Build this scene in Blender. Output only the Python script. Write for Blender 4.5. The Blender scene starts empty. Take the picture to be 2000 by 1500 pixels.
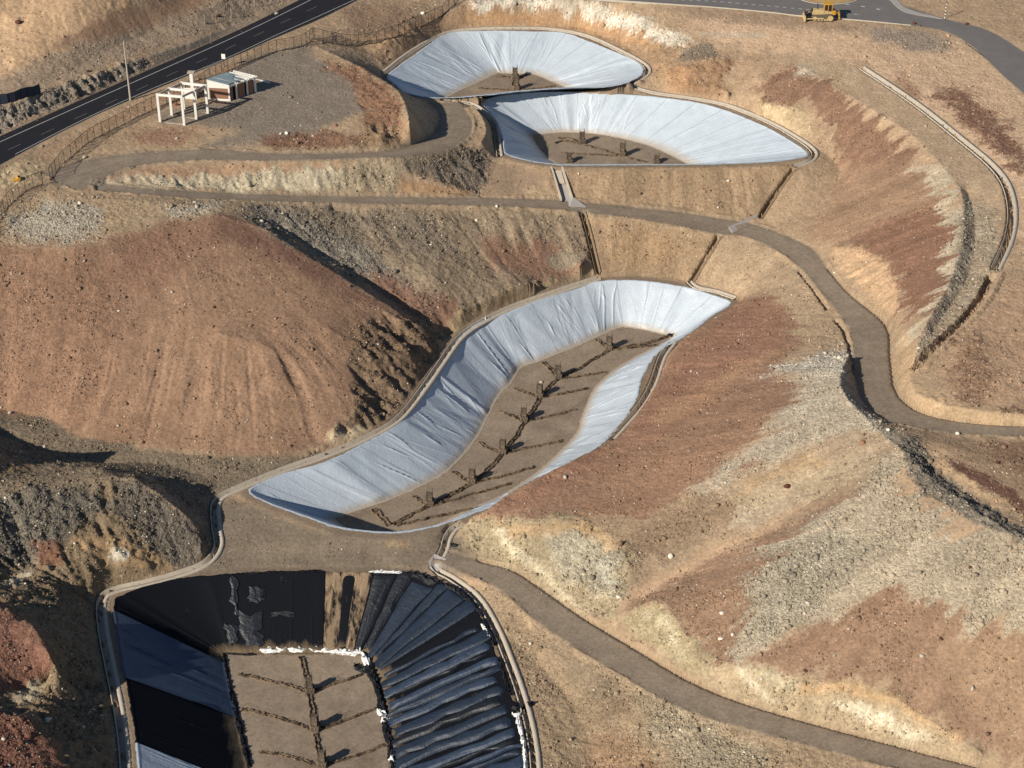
import bpy, bmesh, math, random
import numpy as np
from mathutils import Vector
R = math.radians
rng = np.random.default_rng(7); random.seed(7)
sc = bpy.context.scene
# ------------------------------------------------------------------ camera, world, sun, exposure
PITCH = R(33.0); FPX = 3750.0; HC = 170.0
cd = bpy.data.cameras.new("camera"); cam = bpy.data.objects.new("camera", cd); sc.collection.objects.link(cam)
cd.sensor_width = 36; cd.lens = 36*FPX/2000; cd.clip_start = 1; cd.clip_end = 6000
cam.location = (0, 0, HC); cam.rotation_euler = (math.pi/2-PITCH, 0, 0); sc.camera = cam
SUN_EL = R(30); SHX, SHY = 0.77, 0.638            # horizontal direction in which shadows fall
w = bpy.data.worlds.new("World"); sc.world = w; w.use_nodes = True
nt = w.node_tree; bg = nt.nodes['Background']; sky = nt.nodes.new('ShaderNodeTexSky')
sky.sky_type = 'NISHITA'; sky.sun_disc = False; sky.sun_elevation = SUN_EL
sky.sun_rotation = math.atan2(-SHX, -SHY); sky.altitude = 1200; sky.dust_density = 0.1; sky.ozone_density = 1.6
nt.links.new(sky.outputs[0], bg.inputs[0]); bg.inputs[1].default_value = 0.075
sd = bpy.data.lights.new("sun", 'SUN'); sun = bpy.data.objects.new("sun", sd); sc.collection.objects.link(sun)
sd.energy = 5.0; sd.angle = R(0.5); sd.color = (1.0, 0.945, 0.85)
sun.rotation_euler = Vector((SHX*math.cos(SUN_EL), SHY*math.cos(SUN_EL), -math.sin(SUN_EL))).to_track_quat('-Z', 'Y').to_euler()
sc.view_settings.view_transform = 'Standard'; sc.view_settings.look = 'None'
sc.view_settings.exposure = 0.18; sc.view_settings.gamma = 1.0
# ------------------------------------------------------------------ helpers
CP, SP = math.cos(PITCH), math.sin(PITCH)
def P(px, py, z):
    """surveyed point: photo position and height -> world point"""
    a = (np.asarray(px, float)-1000)/FPX; b = (750-np.asarray(py, float))/FPX
    dz = -SP+b*CP; dy = CP+b*SP; t = (np.asarray(z, float)-HC)/dz
    return np.stack([a*t, dy*t, np.asarray(z, float)+0*t], -1)
def PL(pts): return P(*np.array(pts, float).T)
def proj(x, y, z):
    zz = z-HC; d = y*CP-zz*SP; u = y*SP+zz*CP
    return 1000+FPX*x/d, 750-FPX*u/d
def resample(pts, step, closed=False, n=None):
    p = np.asarray(pts, float)
    if closed: p = np.vstack([p, p[:1]])
    # Catmull-Rom smoothing
    if closed: q = np.vstack([p[-2], p, p[1]])
    else: q = np.vstack([2*p[0]-p[1], p, 2*p[-1]-p[-2]])
    out = []
    for i in range(1, len(q)-2):
        a, b, c, d = q[i-1], q[i], q[i+1], q[i+2]
        for t in np.linspace(0, 1, 14, endpoint=False):
            out.append(0.5*((2*b)+(-a+c)*t+(2*a-5*b+4*c-d)*t*t+(-a+3*b-3*c+d)*t**3))
    out.append(q[-2]); out = np.array(out)
    L = np.r_[0, np.cumsum(np.linalg.norm(np.diff(out[:, :2], axis=0), axis=1))]
    if n is None: n = max(2, int(L[-1]/step)+1)
    s = np.linspace(0, L[-1], n)
    return np.stack([np.interp(s, L, out[:, k]) for k in range(out.shape[1])], 1)
def lin(c): 
    c = np.array(c, float)/255
    return np.where(c <= .04045, c/12.92, ((c+.055)/1.055)**2.4)
def tag(o, label=None, cat=None, group=None, kind=None):
    if label: o['label'] = label
    if cat: o['category'] = cat
    if group: o['group'] = group
    if kind: o['kind'] = kind
    return o
def link(name, verts, faces, mat, parent=None, smooth=False):
    me = bpy.data.meshes.new(name)
    me.from_pydata([tuple(map(float, v)) for v in verts], [], [tuple(int(i) for i in f) for f in faces]); me.update()
    if mat is not None: me.materials.append(mat)
    if smooth: me.polygons.foreach_set('use_smooth', [True]*len(me.polygons))
    o = bpy.data.objects.new(name, me); sc.collection.objects.link(o)
    if parent is not None: o.parent = parent
    return o
def grid_mesh(name, V, mat, closed_u=False, smooth=True, parent=None):
    """V: (nu, nv, 3)"""
    nu, nv = V.shape[:2]
    idx = np.arange(nu*nv).reshape(nu, nv)
    if closed_u: idx = np.vstack([idx, idx[:1]])
    f = np.stack([idx[:-1, :-1], idx[1:, :-1], idx[1:, 1:], idx[:-1, 1:]], -1).reshape(-1, 4)
    me = bpy.data.meshes.new(name); me.vertices.add(nu*nv); me.vertices.foreach_set('co', V.reshape(-1).astype(np.float32))
    me.loops.add(len(f)*4); me.loops.foreach_set('vertex_index', f.reshape(-1).astype(np.int32))
    me.polygons.add(len(f)); me.polygons.foreach_set('loop_start', np.arange(0, len(f)*4, 4, dtype=np.int32))
    me.polygons.foreach_set('loop_total', np.full(len(f), 4, np.int32)); me.update(calc_edges=True)
    if smooth: me.polygons.foreach_set('use_smooth', np.ones(len(f), bool))
    if mat is not None: me.materials.append(mat)
    o = bpy.data.objects.new(name, me); sc.collection.objects.link(o)
    if parent is not None: o.parent = parent
    return o
# ------------------------------------------------------------------ terrain grid
CELL = 0.22
X0, X1, Y0, Y1 = -138.0, 138.0, 160.0, 425.0
NX = int((X1-X0)/CELL)//32*32; NY = int((Y1-Y0)/CELL)//32*32
gx = X0+(np.arange(NX)+.5)*CELL; gy = Y0+(np.arange(NY)+.5)*CELL
def ij(x, y): return ((np.asarray(y)-Y0)/CELL).astype(int), ((np.asarray(x)-X0)/CELL).astype(int)
cs = np.zeros((NY, NX), np.float32); cn = np.zeros((NY, NX), np.float32)
def splat(pts, acc=None):
    p = pts.reshape(-1, 3); i, j = ij(p[:, 0], p[:, 1])
    ok = (i >= 0) & (i < NY) & (j >= 0) & (j < NX)
    k = i[ok]*NX+j[ok]
    s = np.bincount(k, p[ok, 2], NX*NY).reshape(NY, NX); n = np.bincount(k, minlength=NX*NY).reshape(NY, NX)
    return s, n
def add_line(pts):
    s, n = splat(resample(PL(pts), .1)); m = n > 0
    cs[m] += s[m]; cn[m] += n[m]
def override(V, off=0):
    global cs, cn
    s, n = splat(V); m = n > 0
    cs[m] = s[m]/n[m]+off; cn[m] = 1
    return m
def loft(A, B, n, m, closed=False):
    """A,B matched control polylines (world) -> (n,m,3)"""
    ab = resample(np.hstack([A, B]), 1, closed, n=n)
    t = np.linspace(0, 1, m)[None, :, None]
    return ab[:, None, :3]*(1-t)+ab[:, None, 3:]*t
def plen(A): return np.linalg.norm(np.diff(A[:, :2], axis=0), axis=1).sum()

LINES = [
 [(-190,190,22.5),(0,175,22.5),(90,160,22.5),(180,115,22.8),(300,60,23),(400,20,23.5),(480,-30,24),(600,-90,24)],
 [(-190,205,22.8),(0,200,22.6),(100,172,22.5),(200,138,22.2),(290,110,21.7),(400,73,21),(500,28,20.4)],
 [(-190,100,26),(0,60,27),(150,0,30),(250,-60,32)], [(-190,0,32),(-100,-80,36)],
 [(600,-60,21),(800,-60,20.5),(1100,-60,20),(1500,-60,20.5),(2000,-60,21),(2250,-60,21)],
 [(110,300,19.2),(200,258,19.3),(300,213,19.5),(400,165,19.6),(500,115,19.7),(575,88,19.8)],
 [(-190,470,18.5),(-60,390,18.6),(0,355,18.7),(50,345,18.6)], [(-60,360,19.6),(0,335,19.5),(60,312,19.5)],
 [(300,250,19),(420,222,19),(520,180,19.1),(600,130,19.3)], [(640,200,19.1),(700,190,19.2)],
 [(420,262,18.5),(560,252,18.6),(650,268,18.5),(750,262,18.8)], [(450,285,18),(560,290,17.9),(700,287,17.5)],
 [(620,92,19.6),(680,120,19.5),(735,150,19.6),(775,176,20),(795,213,20),(800,243,19.8),(810,262,18.6),(775,278,17.4)],
 [(640,80,18.6),(700,88,16.8),(745,122,15.0)], [(750,84,16.8),(820,64,15.8)],
 [(100,380,18.2),(250,392,17.5),(400,402,16.2),(450,397,15.3)], [(60,352,18.5),(110,350,18.2),(150,352,18)],
 [(-190,520,17),(0,470,17),(60,480,16.6),(180,478,16.5),(330,437,16.3),(430,420,16)],
 # red hill
 [(430,420,16),(520,450,14.4),(600,500,11.9),(700,560,8.6),(780,610,5.8),(835,650,3.4)],
 [(545,440,12.2),(625,492,9.4),(720,552,6.0),(795,604,3.3),(845,640,1.3),(868,668,.3)],
 [(430,650,9.4),(560,690,7.2)], [(-190,640,9.8),(0,640,9.6),(200,650,9.3)], [(640,640,7.8),(720,690,4.6)],
 [(760,650,5),(800,692,3.4)], [(720,722,4),(700,790,2.8),(650,845,1.8)],
 [(635,872,.6),(600,885,.6),(520,897,.8),(400,892,.9),(300,882,1),(160,852,1.2),(100,820,1.5),(0,800,2),(-60,790,3)],
 [(200,905,.7),(300,905,.7),(400,930,.4)], [(0,850,1.4),(100,885,1.1),(180,900,.9)],
 # spurs above pond 3
 [(620,425,11.8),(700,450,9.6),(790,500,7.4),(860,550,5.2)], [(640,410,11.2),(780,440,9.2),(900,520,5.6)],
 [(900,420,8.8),(1000,450,7),(1080,470,5.4),(1140,490,3.8),(1142,505,3.2)], [(1142,505,3.2),(1115,535,2.8),(1040,552,2.6),(960,580,2.2),(900,610,1.8)],
 # left hills
 [(-60,965,7.5),(0,960,7.2),(100,952,7),(200,932,7),(262,938,6.8)], [(20,900,6.2),(60,905,5.4),(110,908,5.6),(200,915,6.5)],
 [(262,938,6.8),(310,965,5.5),(355,1000,3.6),(390,1040,1.4),(390,1085,.2)],
 [(-60,1060,5.6),(0,1050,5),(100,1060,4),(200,1080,2.6),(290,1100,.6)], [(0,1120,3.2),(80,1110,2.6),(180,1120,1.2)],
 [(-60,1195,7.6),(0,1188,7.2),(60,1218,7),(100,1285,6),(112,1315,4.8)], [(30,1350,3.2),(75,1340,2.6),(140,1330,.6),(160,1400,-.6)],
 [(0,1385,4.2),(40,1385,4.2)], [(-60,1395,6.4),(20,1400,6.2),(60,1412,5.8),(105,1465,4.2),(120,1520,3.4),(120,1700,3.4)],
 [(215,1480,-1),(200,1400,-1),(180,1300,-.8),(165,1220,-.4),(150,1160,.4)],
 [(-190,1000,9),(-190,1200,10),(-190,1400,9),(-190,1700,8)], [(-100,850,14),(-80,846,15),(-60,852,13)], [(-190,880,15),(-130,850,15)],
 # platform between ponds 3 and 4
 [(480,1000,-.2),(560,1060,-.7),(700,1080,-.9),(840,1075,-.8)], [(450,1090,-1.2),(600,1105,-1.3),(800,1105,-1.2)],
 # slope behind ponds
 [(1000,316,12),(1100,327,12),(1300,328,12),(1500,325,12),(1550,321,12)],
 [(975,312,11.9),(958,345,10.8),(930,378,9.7)],
 [(922,203,14.4),(940,225,14.6),(950,255,14.6),(938,280,14.4)],
 [(958,212,12.1),(972,240,12.1),(980,275,12),(980,306,12)],
 [(1165,543,.1),(1250,538,.1),(1340,548,.1),(1440,580,.2)],
 [(690,66,18.5),(790,42,17.6),(880,18,17.9),(1000,2,18.9),(1150,6,18.8),(1250,33,18.5),(1325,62,18.1),(1345,88,17.6)],
 [(870,60,14.3),(930,50,14.3),(1080,49,14.3),(1150,60,14.3),(1220,90,14.2),(1272,125,14.1),(1275,150,14)],
 [(1300,182,13),(1400,196,12.2)], [(1340,130,16.4),(1390,112,17.6),(1420,120,17.2)], [(1320,165,14),(1400,172,14.3),(1440,190,14.4)],
 [(1360,60,18.8),(1500,60,19.5),(1600,52,20),(1750,70,20)], [(1300,22,19.6),(1200,0,19.6)],
 # right hillside
 [(1440,92,18.2),(1540,112,18.2),(1600,150,18.6),(1690,205,19),(1780,262,19.4),(1838,322,19.5),(1878,380,19.5),(1880,470,19.4),(1850,560,19),(1802,645,18.5),(1785,700,17.6)],
 [(1480,150,16.8),(1520,125,17.6)], [(1465,195,14.8),(1525,205,14.8),(1580,225,14.6),(1600,262,13.6)],
 [(1500,236,12.2),(1570,275,12.2),(1640,330,11.2),(1600,400,8.6),(1550,440,7.4)],
 [(1630,480,10.4),(1700,490,12.4),(1740,522,13.3),(1758,600,14.4),(1762,640,14.6),(1775,700,16),(1790,765,17.4),(1900,800,18.7),(2050,812,19.3)],
 [(1890,375,18.6),(1905,440,18.6),(1890,540,18.3),(1820,650,17.7)],
 [(2100,300,20.6),(2100,600,20.5)], [(1990,500,20.2),(1900,655,19.3),(1950,750,19.3)], [(2230,820,19.8),(2230,1000,20)],
 [(1700,105,20),(1850,200,20.2),(1990,340,20.4)],
 # red fan crest beside pond 3
 [(1475,572,3.2),(1440,593,2.4),(1390,626,2.1),(1335,662,1.9),(1302,722,2.1),(1257,792,2.6),(1217,847,3.1),(1140,889,3.5),(1060,928,3.6),(1000,960,3.2),(950,996,2.6),(918,1012,1.6)],
 # big talus
 [(1658,692,13.0),(1642,730,15.6),(1648,768,16.8),(1690,815,17.6),(1745,868,19.2),(1768,884,19.4),(1850,958,19.4),(1930,1012,20),(2000,1055,20.8),(2200,1150,23)],
 [(1800,862,18.2),(1810,900,18),(1900,975,18),(2000,1030,19.4),(2200,1120,21.5)],
 [(1850,905,18.6),(1950,965,18.6),(2200,1070,18.8)], [(1840,865,18.2),(1920,895,18.4),(2200,1010,18.8)],
 [(925,1016,1.2),(1000,1012,3),(1100,1018,4.8),(1190,1055,5.6),(1232,1110,5.2),(1215,1165,3.4),(1195,1200,2.0),(1240,1188,3.6),(1290,1172,5.0),(1335,1230,4.8),(1375,1292,4.4),(1430,1300,5.6),(1500,1308,6.5),(1560,1332,6.9),(1650,1333,8.2),(1730,1358,9.0),(1800,1398,8.8),(1880,1450,8.2),(1930,1482,8.2),(2000,1516,8.6),(2100,1560,9.8)],
 [(1240,1172,3.2),(1300,1140,4.4),(1400,1085,6.9),(1500,1030,9.4),(1620,960,12.9)],
 [(1640,752,16.6),(1540,812,13.6),(1440,885,10.6),(1340,960,7.6)], [(1735,885,19),(1640,985,15.6),(1530,1075,12.0),(1440,1160,9.2)], [(1900,1030,19.4),(1780,1130,15.6),(1650,1230,10.8)],
 # beside pond 4
 [(960,1165,-1),(1010,1210,-.9),(1080,1270,-.4),(1180,1330,.3),(1300,1400,1.2),(1450,1450,2.2)],
 [(1000,1250,-1.6),(1100,1350,-1.7),(1150,1450,-1.8),(1180,1600,-1.8)],
 [(900,1120,-1),(930,1150,-1.2)],
]
for l in LINES: add_line(l)

# roads: matched edges (left/upper edge, right/lower edge)
def road_pairs(A, B, z):
    A = np.array(A, float); B = np.array(B, float); z = np.array(z, float) if hasattr(z, '__len__') else np.full(len(A), float(z))
    return P(A[:, 0], A[:, 1], z), P(B[:, 0], B[:, 1], z)
ROADS = {
 'lower': road_pairs([(862,1072),(940,1097),(1000,1114),(1060,1152),(1140,1208),(1240,1268),(1345,1330),(1450,1373),(1600,1417),(1830,1478),(2150,1560)],
                     [(850,1108),(930,1128),(990,1160),(1040,1205),(1110,1255),(1210,1315),(1310,1372),(1420,1412),(1570,1452),(1790,1512),(2100,1600)],
                     [-.8,-.7,-.5,-.2,.3,1.0,1.8,2.6,3.8,5.6,8]),
 'middle': road_pairs([(185,357),(300,369),(400,375),(500,379),(700,384),(950,387),(1090,391),(1150,397),(1250,406),(1350,418),(1420,429),(1480,441),(1540,463),(1590,490),(1620,530),(1660,575),(1728,635),(1738,700),(1747,760),(1778,795),(1830,815),(1900,826),(2000,832),(2200,838)],
                      [(190,372),(300,381),(400,388),(500,392),(700,397),(940,402),(1080,408),(1140,415),(1240,426),(1340,444),(1400,456),(1460,463),(1520,490),(1560,520),(1598,563),(1640,612),(1664,660),(1668,730),(1682,780),(1712,812),(1770,832),(1860,845),(2000,852),(2200,858)],
                      [17.5,16.8,15.5,14.3,12,9.6,8.3,7.9,7.2,6.5,6.2,6.2,6.6,7.2,8.1,9.2,10.6,12,13.6,15,16.1,17,18,18.5]),
 'upper': road_pairs([(85,338),(160,316),(250,301),(400,292),(520,299),(650,300),(760,294),(820,277),(850,255),(858,225),(838,200)],
                     [(150,372),(185,357),(262,324),(400,312),(520,313),(680,309),(800,304),(872,292),(915,266),(922,236),(900,202)],
                     [18,18,18,18,17.6,17,16.2,15.4,14.8,14.3,14]),
 'highway': road_pairs([(-190,352),(0,266),(140,203),(255,152),(385,95),(490,47),(600,-8),(730,-75)],
                       [(-150,408),(40,300),(180,228),(300,176),(430,121),(540,73),(650,25),(790,-50)], 20),
 'junction': road_pairs([(1080,-60),(1300,-32),(1500,-22),(1600,-18),(1700,-10),(1765,12),(1850,38),(1930,60),(2000,102),(2080,155),(2230,250)],
                        [(1080,-8),(1300,7),(1500,23),(1600,34),(1700,41),(1780,49),(1850,62),(1905,95),(1965,152),(2030,205),(2180,310)], 20.2),
}
# ponds: (rim, floor) matched pixel pairs
def pond(pairs, zr, zf):
    a = np.array(pairs, float); return P(a[:, 0], a[:, 1], zr), P(a[:, 2], a[:, 3], zf)
PONDS = {
 1: pond([(874,68,968,143),(818,105,925,163),(775,135,893,178),(760,150,870,190),(776,166,868,196),(800,182,872,199),(860,191,895,198),(947,185,950,193),(1017,177,1010,188),(1108,171,1060,184),(1175,170,1092,180),(1217,163,1104,176),(1241,152,1106,172),(1252,140,1100,169),(1245,124,1090,164),(1210,107,1075,158),(1157,86,1058,150),(1101,66,1042,145),(1035,63,1010,144),(940,62,980,143)], 14, 9),
 2: pond([(944,202,1038,264),(965,191,1056,262),(1017,184,1083,259),(1087,181,1105,258),(1175,184,1150,260),(1262,189,1200,267),(1350,200,1250,279),(1400,212,1275,287),(1450,230,1298,297),(1500,252,1320,308),(1545,278,1335,316),(1572,298,1345,322),(1560,308,1340,326),(1500,316,1320,329),(1400,320,1280,331),(1300,321,1230,332),(1200,321,1180,332),(1100,321,1130,332),(1050,316,1100,330),(1010,307,1082,318),(988,297,1064,305),(984,270,1050,289),(972,240,1042,278),(955,215,1038,270)], 12, 5.7),
 3: pond([(492,962,650,1013),(505,947,665,1008),(560,925,697,996),(640,903,760,975),(720,864,846,935),(779,830,893,898),(818,781,930,851),(860,722,953,805),(888,680,972,771),(912,652,996,746),(947,629,1014,718),(1000,610,1052,704),(1070,582,1122,676),(1140,557,1175,652),(1192,550,1210,638),(1245,550,1238,640),(1297,556,1265,645),(1350,566,1295,652),(1405,583,1310,656),(1424,594,1312,661),(1387,617,1305,668),(1335,655,1287,676),(1297,676,1227,708),(1270,701,1192,732),(1248,743,1161,764),(1238,781,1140,813),(1210,825,1130,845),(1175,862,1092,888),(1120,905,1050,925),(1050,948,990,965),(990,978,935,990),(949,991,898,1006),(860,1023,838,1036),(790,1037,795,1052),(743,1038,745,1055),(697,1034,715,1050),(650,1025,690,1042),(583,1002,668,1030),(523,980,655,1020)], 0, -6),
 4: pond([(226,1182,434,1285),(248,1163,436,1279),(289,1148,438,1277),(359,1132,441,1276),(420,1128,452,1275),(513,1123,520,1275),(630,1121,626,1275),(697,1121,676,1276),(770,1122,703,1278),(812,1128,716,1282),(870,1150,727,1295),(912,1180,735,1312),(940,1215,738,1322),(960,1265,746,1364),(978,1320,753,1416),(1000,1380,762,1474),(1010,1430,768,1524),(1020,1500,774,1585),(1024,1560,778,1635),(1026,1640,778,1680),(1010,1720,770,1705),(700,1740,690,1710),(400,1740,530,1710),(290,1720,512,1705),(283,1640,508,1675),(278,1560,503,1632),(275,1500,496,1590),(270,1450,486,1535),(262,1395,474,1478),(250,1330,458,1405),(235,1250,444,1342)], -1.5, -8),
}
POND_MASK = {}
# outer berm of each pond
for k, (Rm, Fl) in PONDS.items():
    d = Rm-Fl; d[:, 2] = 0; d /= np.linalg.norm(d, axis=1)[:, None]
    W = 1.3 if k in (1, 2) else (1.8 if k == 3 else 1.6)
    ring = loft(Rm, Rm+d*W, int(plen(Rm)/.12), 16, True)
    m = override(ring)
    POND_MASK[k] = m
def wall_off(t): return np.minimum(1, np.minimum(t*10, (1-t)*10))
WALLMASK = np.zeros((NY, NX), bool)
for k, (Rm, Fl) in PONDS.items():
    V = loft(Rm, Fl, int(plen(Rm)/.12), 110, True).copy()
    V[..., 2] -= .55*wall_off(np.linspace(0, 1, 110))[None, :]
    WALLMASK |= override(V)
ROADMASK = {}
for k, (A, B) in ROADS.items():
    V = loft(A, B, int(plen(A)/.12), 130 if k in ('highway', 'junction') else 90)
    ROADMASK[k] = override(V)
# channels: centre polyline (px,py,z), outer half width, inner half width, depth
CHANNELS = [
 ('pond1', [(751,143,14),(800,105,14),(860,70,14),(912,58,14),(1000,55,14),(1075,57,14),(1145,70,14),(1212,100,14),(1255,124,14),(1264,140,14),(1247,155,13.6),(1231,163,13.2),(1240,171,12.8),(1280,182,12.3),(1350,192,12.1),(1420,206,12.1),(1500,238,12.1),(1560,272,12.1),(1588,295,12.1),(1583,311,12),(1552,324,11.9)], .55, .3, .5),
 ('pond2', [(862,196,13.6),(900,199,13.2),(923,204,12.8),(947,221,12.4),(965,242,12.1),(970,273,12.1),(975,306,12)], .5, .25, .45),
 ('pond3_left', [(1168,541,.1),(1080,570,.1),(1000,598,.1),(935,630,.1),(895,660,.1),(862,705,.1),(820,765,.1),(775,818,.1),(715,853,.1),(640,885,.1),(560,913,.1),(480,945,.1),(432,968,0),(418,990,-.2),(420,1030,-.6),(424,1065,-.9),(405,1095,-1.1),(360,1115,-1.3),(290,1135,-1.4),(225,1150,-1.5),(197,1172,-1.6),(198,1225,-1.6),(212,1300,-1.6),(228,1380,-1.6),(238,1450,-1.6),(243,1520,-1.6),(255,1720,-1.6)], .65, .32, .6),
 ('pond3_right', [(1345,550,.1),(1362,562,.1),(1400,570,.1),(1436,582,.1)], .5, .25, .45),
 ('pond3_east', [(1312,668,.05),(1292,697,.05),(1274,748,.05),(1252,788,.05),(1217,829,.05),(1192,856,.05)], .6, .3, .55),
 ('outlet', [(898,1024,-.2),(885,1031,-.3),(872,1050,-.5),(866,1072,-.8),(856,1092,-1)], .6, .3, .55),
 ('pond4_right', [(846,1104,-1.2),(856,1116,-1.4),(885,1132,-1.5),(930,1168,-1.5),(965,1225,-1.5),(992,1290,-1.5),(1012,1345,-1.5),(1028,1400,-1.5),(1038,1450,-1.5),(1044,1510,-1.5),(1052,1720,-1.5)], .62, .26, .7),
 ('hill', [(1682,132,19.6),(1740,170,19.7),(1800,212,19.8),(1870,268,19.8),(1930,318,19.9),(1962,358,19.9),(1975,410,19.9),(1968,465,19.8),(1942,525,19.6)], .75, .45, 1.0),
 ('chute_a', [(1138,414,7.7),(1150,458,5.2),(1160,500,2.8),(1168,533,.6)], .42, .3, .6),
 ('chute_b', [(1404,460,6.0),(1385,492,4.1),(1368,520,2.2),(1350,549,.4)], .42, .3, .6),
 ('chute_c', [(1550,328,11.8),(1530,355,10.2),(1508,387,8.3),(1484,424,6.6)], .42, .3, .6),
]
CH = {}
for name, pts, ho, hi, dep in CHANNELS:
    c = resample(PL(pts), .25); t = np.gradient(c[:, :2], axis=0); t /= np.linalg.norm(t, axis=1)[:, None]
    nrm = np.stack([-t[:, 1], t[:, 0], np.zeros(len(t))], 1)
    CH[name] = (c, nrm, ho, hi, dep)
    cc = resample(PL(pts), .1); tt = np.gradient(cc[:, :2], axis=0); tt /= np.linalg.norm(tt, axis=1)[:, None]
    nn = np.stack([-tt[:, 1], tt[:, 0], np.zeros(len(tt))], 1)
    V = cc[:, None, :]+nn[:, None, :]*np.linspace(-ho-.25, ho+.25, 22)[None, :, None]
    # do not overrun walls
    i, j = ij(V[..., 0], V[..., 1]); ok = (i >= 0) & (i < NY) & (j >= 0) & (j < NX)
    V = V[ok]; i = i[ok]; j = j[ok]; V = V[~WALLMASK[i, j]]
    s, n = splat(V); m = n > 0; cs[m] = s[m]/n[m]-.03; cn[m] = 1

# ------------------------------------------------------------------ membrane solve, coarse to fine
def down(a): return a.reshape(a.shape[0]//2, 2, a.shape[1]//2, 2).sum((1, 3))
con = cn > 0; val = np.where(con, cs/np.maximum(cn, 1), 0).astype(np.float32)
pyr = [(val*con, con.astype(np.float32))]
for _ in range(5): pyr.append((down(pyr[-1][0]), down(pyr[-1][1])))
z = np.full(pyr[-1][0].shape, 10, np.float32)
for lev in range(5, -1, -1):
    s, n = pyr[lev]; m = n > 0; v = s/np.maximum(n, 1)
    if z.shape != s.shape:
        z = np.repeat(np.repeat(z, 2, 0), 2, 1)
    z[m] = v[m]
    for it in range(400 if lev >= 2 else (160 if lev == 1 else 70)):
        p = np.pad(z, 1, mode='edge')
        z = .25*(p[:-2, 1:-1]+p[2:, 1:-1]+p[1:-1, :-2]+p[1:-1, 2:]); z[m] = v[m]
Z = z.astype(np.float32)
def blur(a, r, it=2):
    a = a.astype(np.float32)
    for _ in range(it):
        for ax in (0, 1):
            p = np.pad(a, [(r+1, r) if k == ax else (0, 0) for k in (0, 1)], mode='edge')
            c = np.cumsum(p, axis=ax, dtype=np.float64)
            a = ((c[2*r+1:] - c[:-2*r-1]) if ax == 0 else (c[:, 2*r+1:]-c[:, :-2*r-1]))/(2*r+1)
            a = a.astype(np.float32)
    return a
def vnoise(scale_m, seed, ny=NY, nx=NX, cell=CELL, ax=1.0):
    """smooth value noise on the grid, about -1..1"""
    g = np.random.default_rng(seed); sy, sx = scale_m/cell, scale_m*ax/cell
    a = g.standard_normal((int(ny/sy)+4, int(nx/sx)+4)).astype(np.float32)
    y = np.arange(ny)/sy+g.random(); x = np.arange(nx)/sx+g.random()
    iy = y.astype(int); ix = x.astype(int); fy = y-iy; fx = x-ix
    fy = (fy*fy*(3-2*fy))[:, None].astype(np.float32); fx = (fx*fx*(3-2*fx))[None, :].astype(np.float32)
    r = a[iy]*(1-fy)+a[iy+1]*fy
    return (r[:, ix]*(1-fx)+r[:, ix+1]*fx)*.7
def fbm(scale, seed, octs, gain=.5):
    o = 0; g = 1
    for k in range(octs): o = o+g*vnoise(scale/2**k, seed+k); g *= gain
    return o
# ---- masks
roadm = np.zeros((NY, NX), bool)
for m in ROADMASK.values(): roadm |= m
chm = np.zeros((NY, NX), bool)
for name, (c, nrm, ho, hi, dep) in CH.items():
    V = c[:, None, :]+nrm[:, None, :]*np.linspace(-ho-.3, ho+.3, 16)[None, :, None]
    s, n = splat(V); chm |= n > 0
ringm = np.zeros((NY, NX), bool)
for m in POND_MASK.values(): ringm |= m
floorm = np.zeros((NY, NX), bool)
FX, FY = np.meshgrid(gx, gy)
def inpoly(poly, X, Y):
    r = np.zeros(X.shape, bool); n = len(poly)
    for k in range(n):
        x1, y1 = poly[k][:2]; x2, y2 = poly[(k+1) % n][:2]
        if y1 == y2: continue
        c = ((y1 > Y) != (y2 > Y)); r ^= c & (X < (x2-x1)*(Y-y1)/(y2-y1)+x1)
    return r
for k, (Rm, Fl) in PONDS.items():
    p = resample(Fl, 1, True)[:-1]
    a0, b0 = ij(p[:, 0].min(), p[:, 1].min()); a1, b1 = ij(p[:, 0].max(), p[:, 1].max())
    i0, j0 = ij(p[:, 0].min()-1, p[:, 1].min()-1); i1, j1 = ij(p[:, 0].max()+1, p[:, 1].max()+1)
    i0 = max(i0, 0); sl = (slice(i0, i1), slice(max(j0, 0), j1))
    floorm[sl] |= inpoly(p, FX[sl], FY[sl])
smooth = np.clip(blur((roadm | chm | ringm | floorm | WALLMASK).astype(np.float32), 3)*2.2, 0, 1)
FREE = (1-smooth).astype(np.float32)           # 1 on natural ground
# ---- downslope streak noise (line integral along the fall line)
Zs = blur(Z, 7); Gy, Gx = np.gradient(Zs, CELL); G = np.hypot(Gx, Gy)+1e-4
ux = (-Gx/G).astype(np.float32); uy = (-Gy/G).astype(np.float32)
def lic(src, steps, h=.5):
    acc = src.copy(); wt = 1.0
    for sgn in (1, -1):
        yy = np.broadcast_to(np.arange(NY, dtype=np.float32)[:, None], (NY, NX)).copy(); xx = np.broadcast_to(np.arange(NX, dtype=np.float32)[None, :], (NY, NX)).copy()
        for s in range(steps):
            i = np.clip(yy.astype(np.int32), 0, NY-1); j = np.clip(xx.astype(np.int32), 0, NX-1)
            k = i*NX+j
            yy += sgn*h/CELL*uy.ravel()[k]; xx += sgn*h/CELL*ux.ravel()[k]
            i = np.clip(yy.astype(np.int32), 0, NY-1); j = np.clip(xx.astype(np.int32), 0, NX-1)
            acc += src.ravel()[i*NX+j]; wt += 1
    return acc/wt*math.sqrt(wt)*.5
ST1 = lic(vnoise(1.1, 11)+.6*vnoise(.5, 12), 16, .7)
ST2 = lic(vnoise(2.6, 21)+.4*vnoise(1.4, 22), 16, 1.1)
ST3 = lic(fbm(1.9, 25, 3), 5, .4); ST3 = np.clip(ST3/ST3.std(), -2.5, 2.5)
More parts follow.
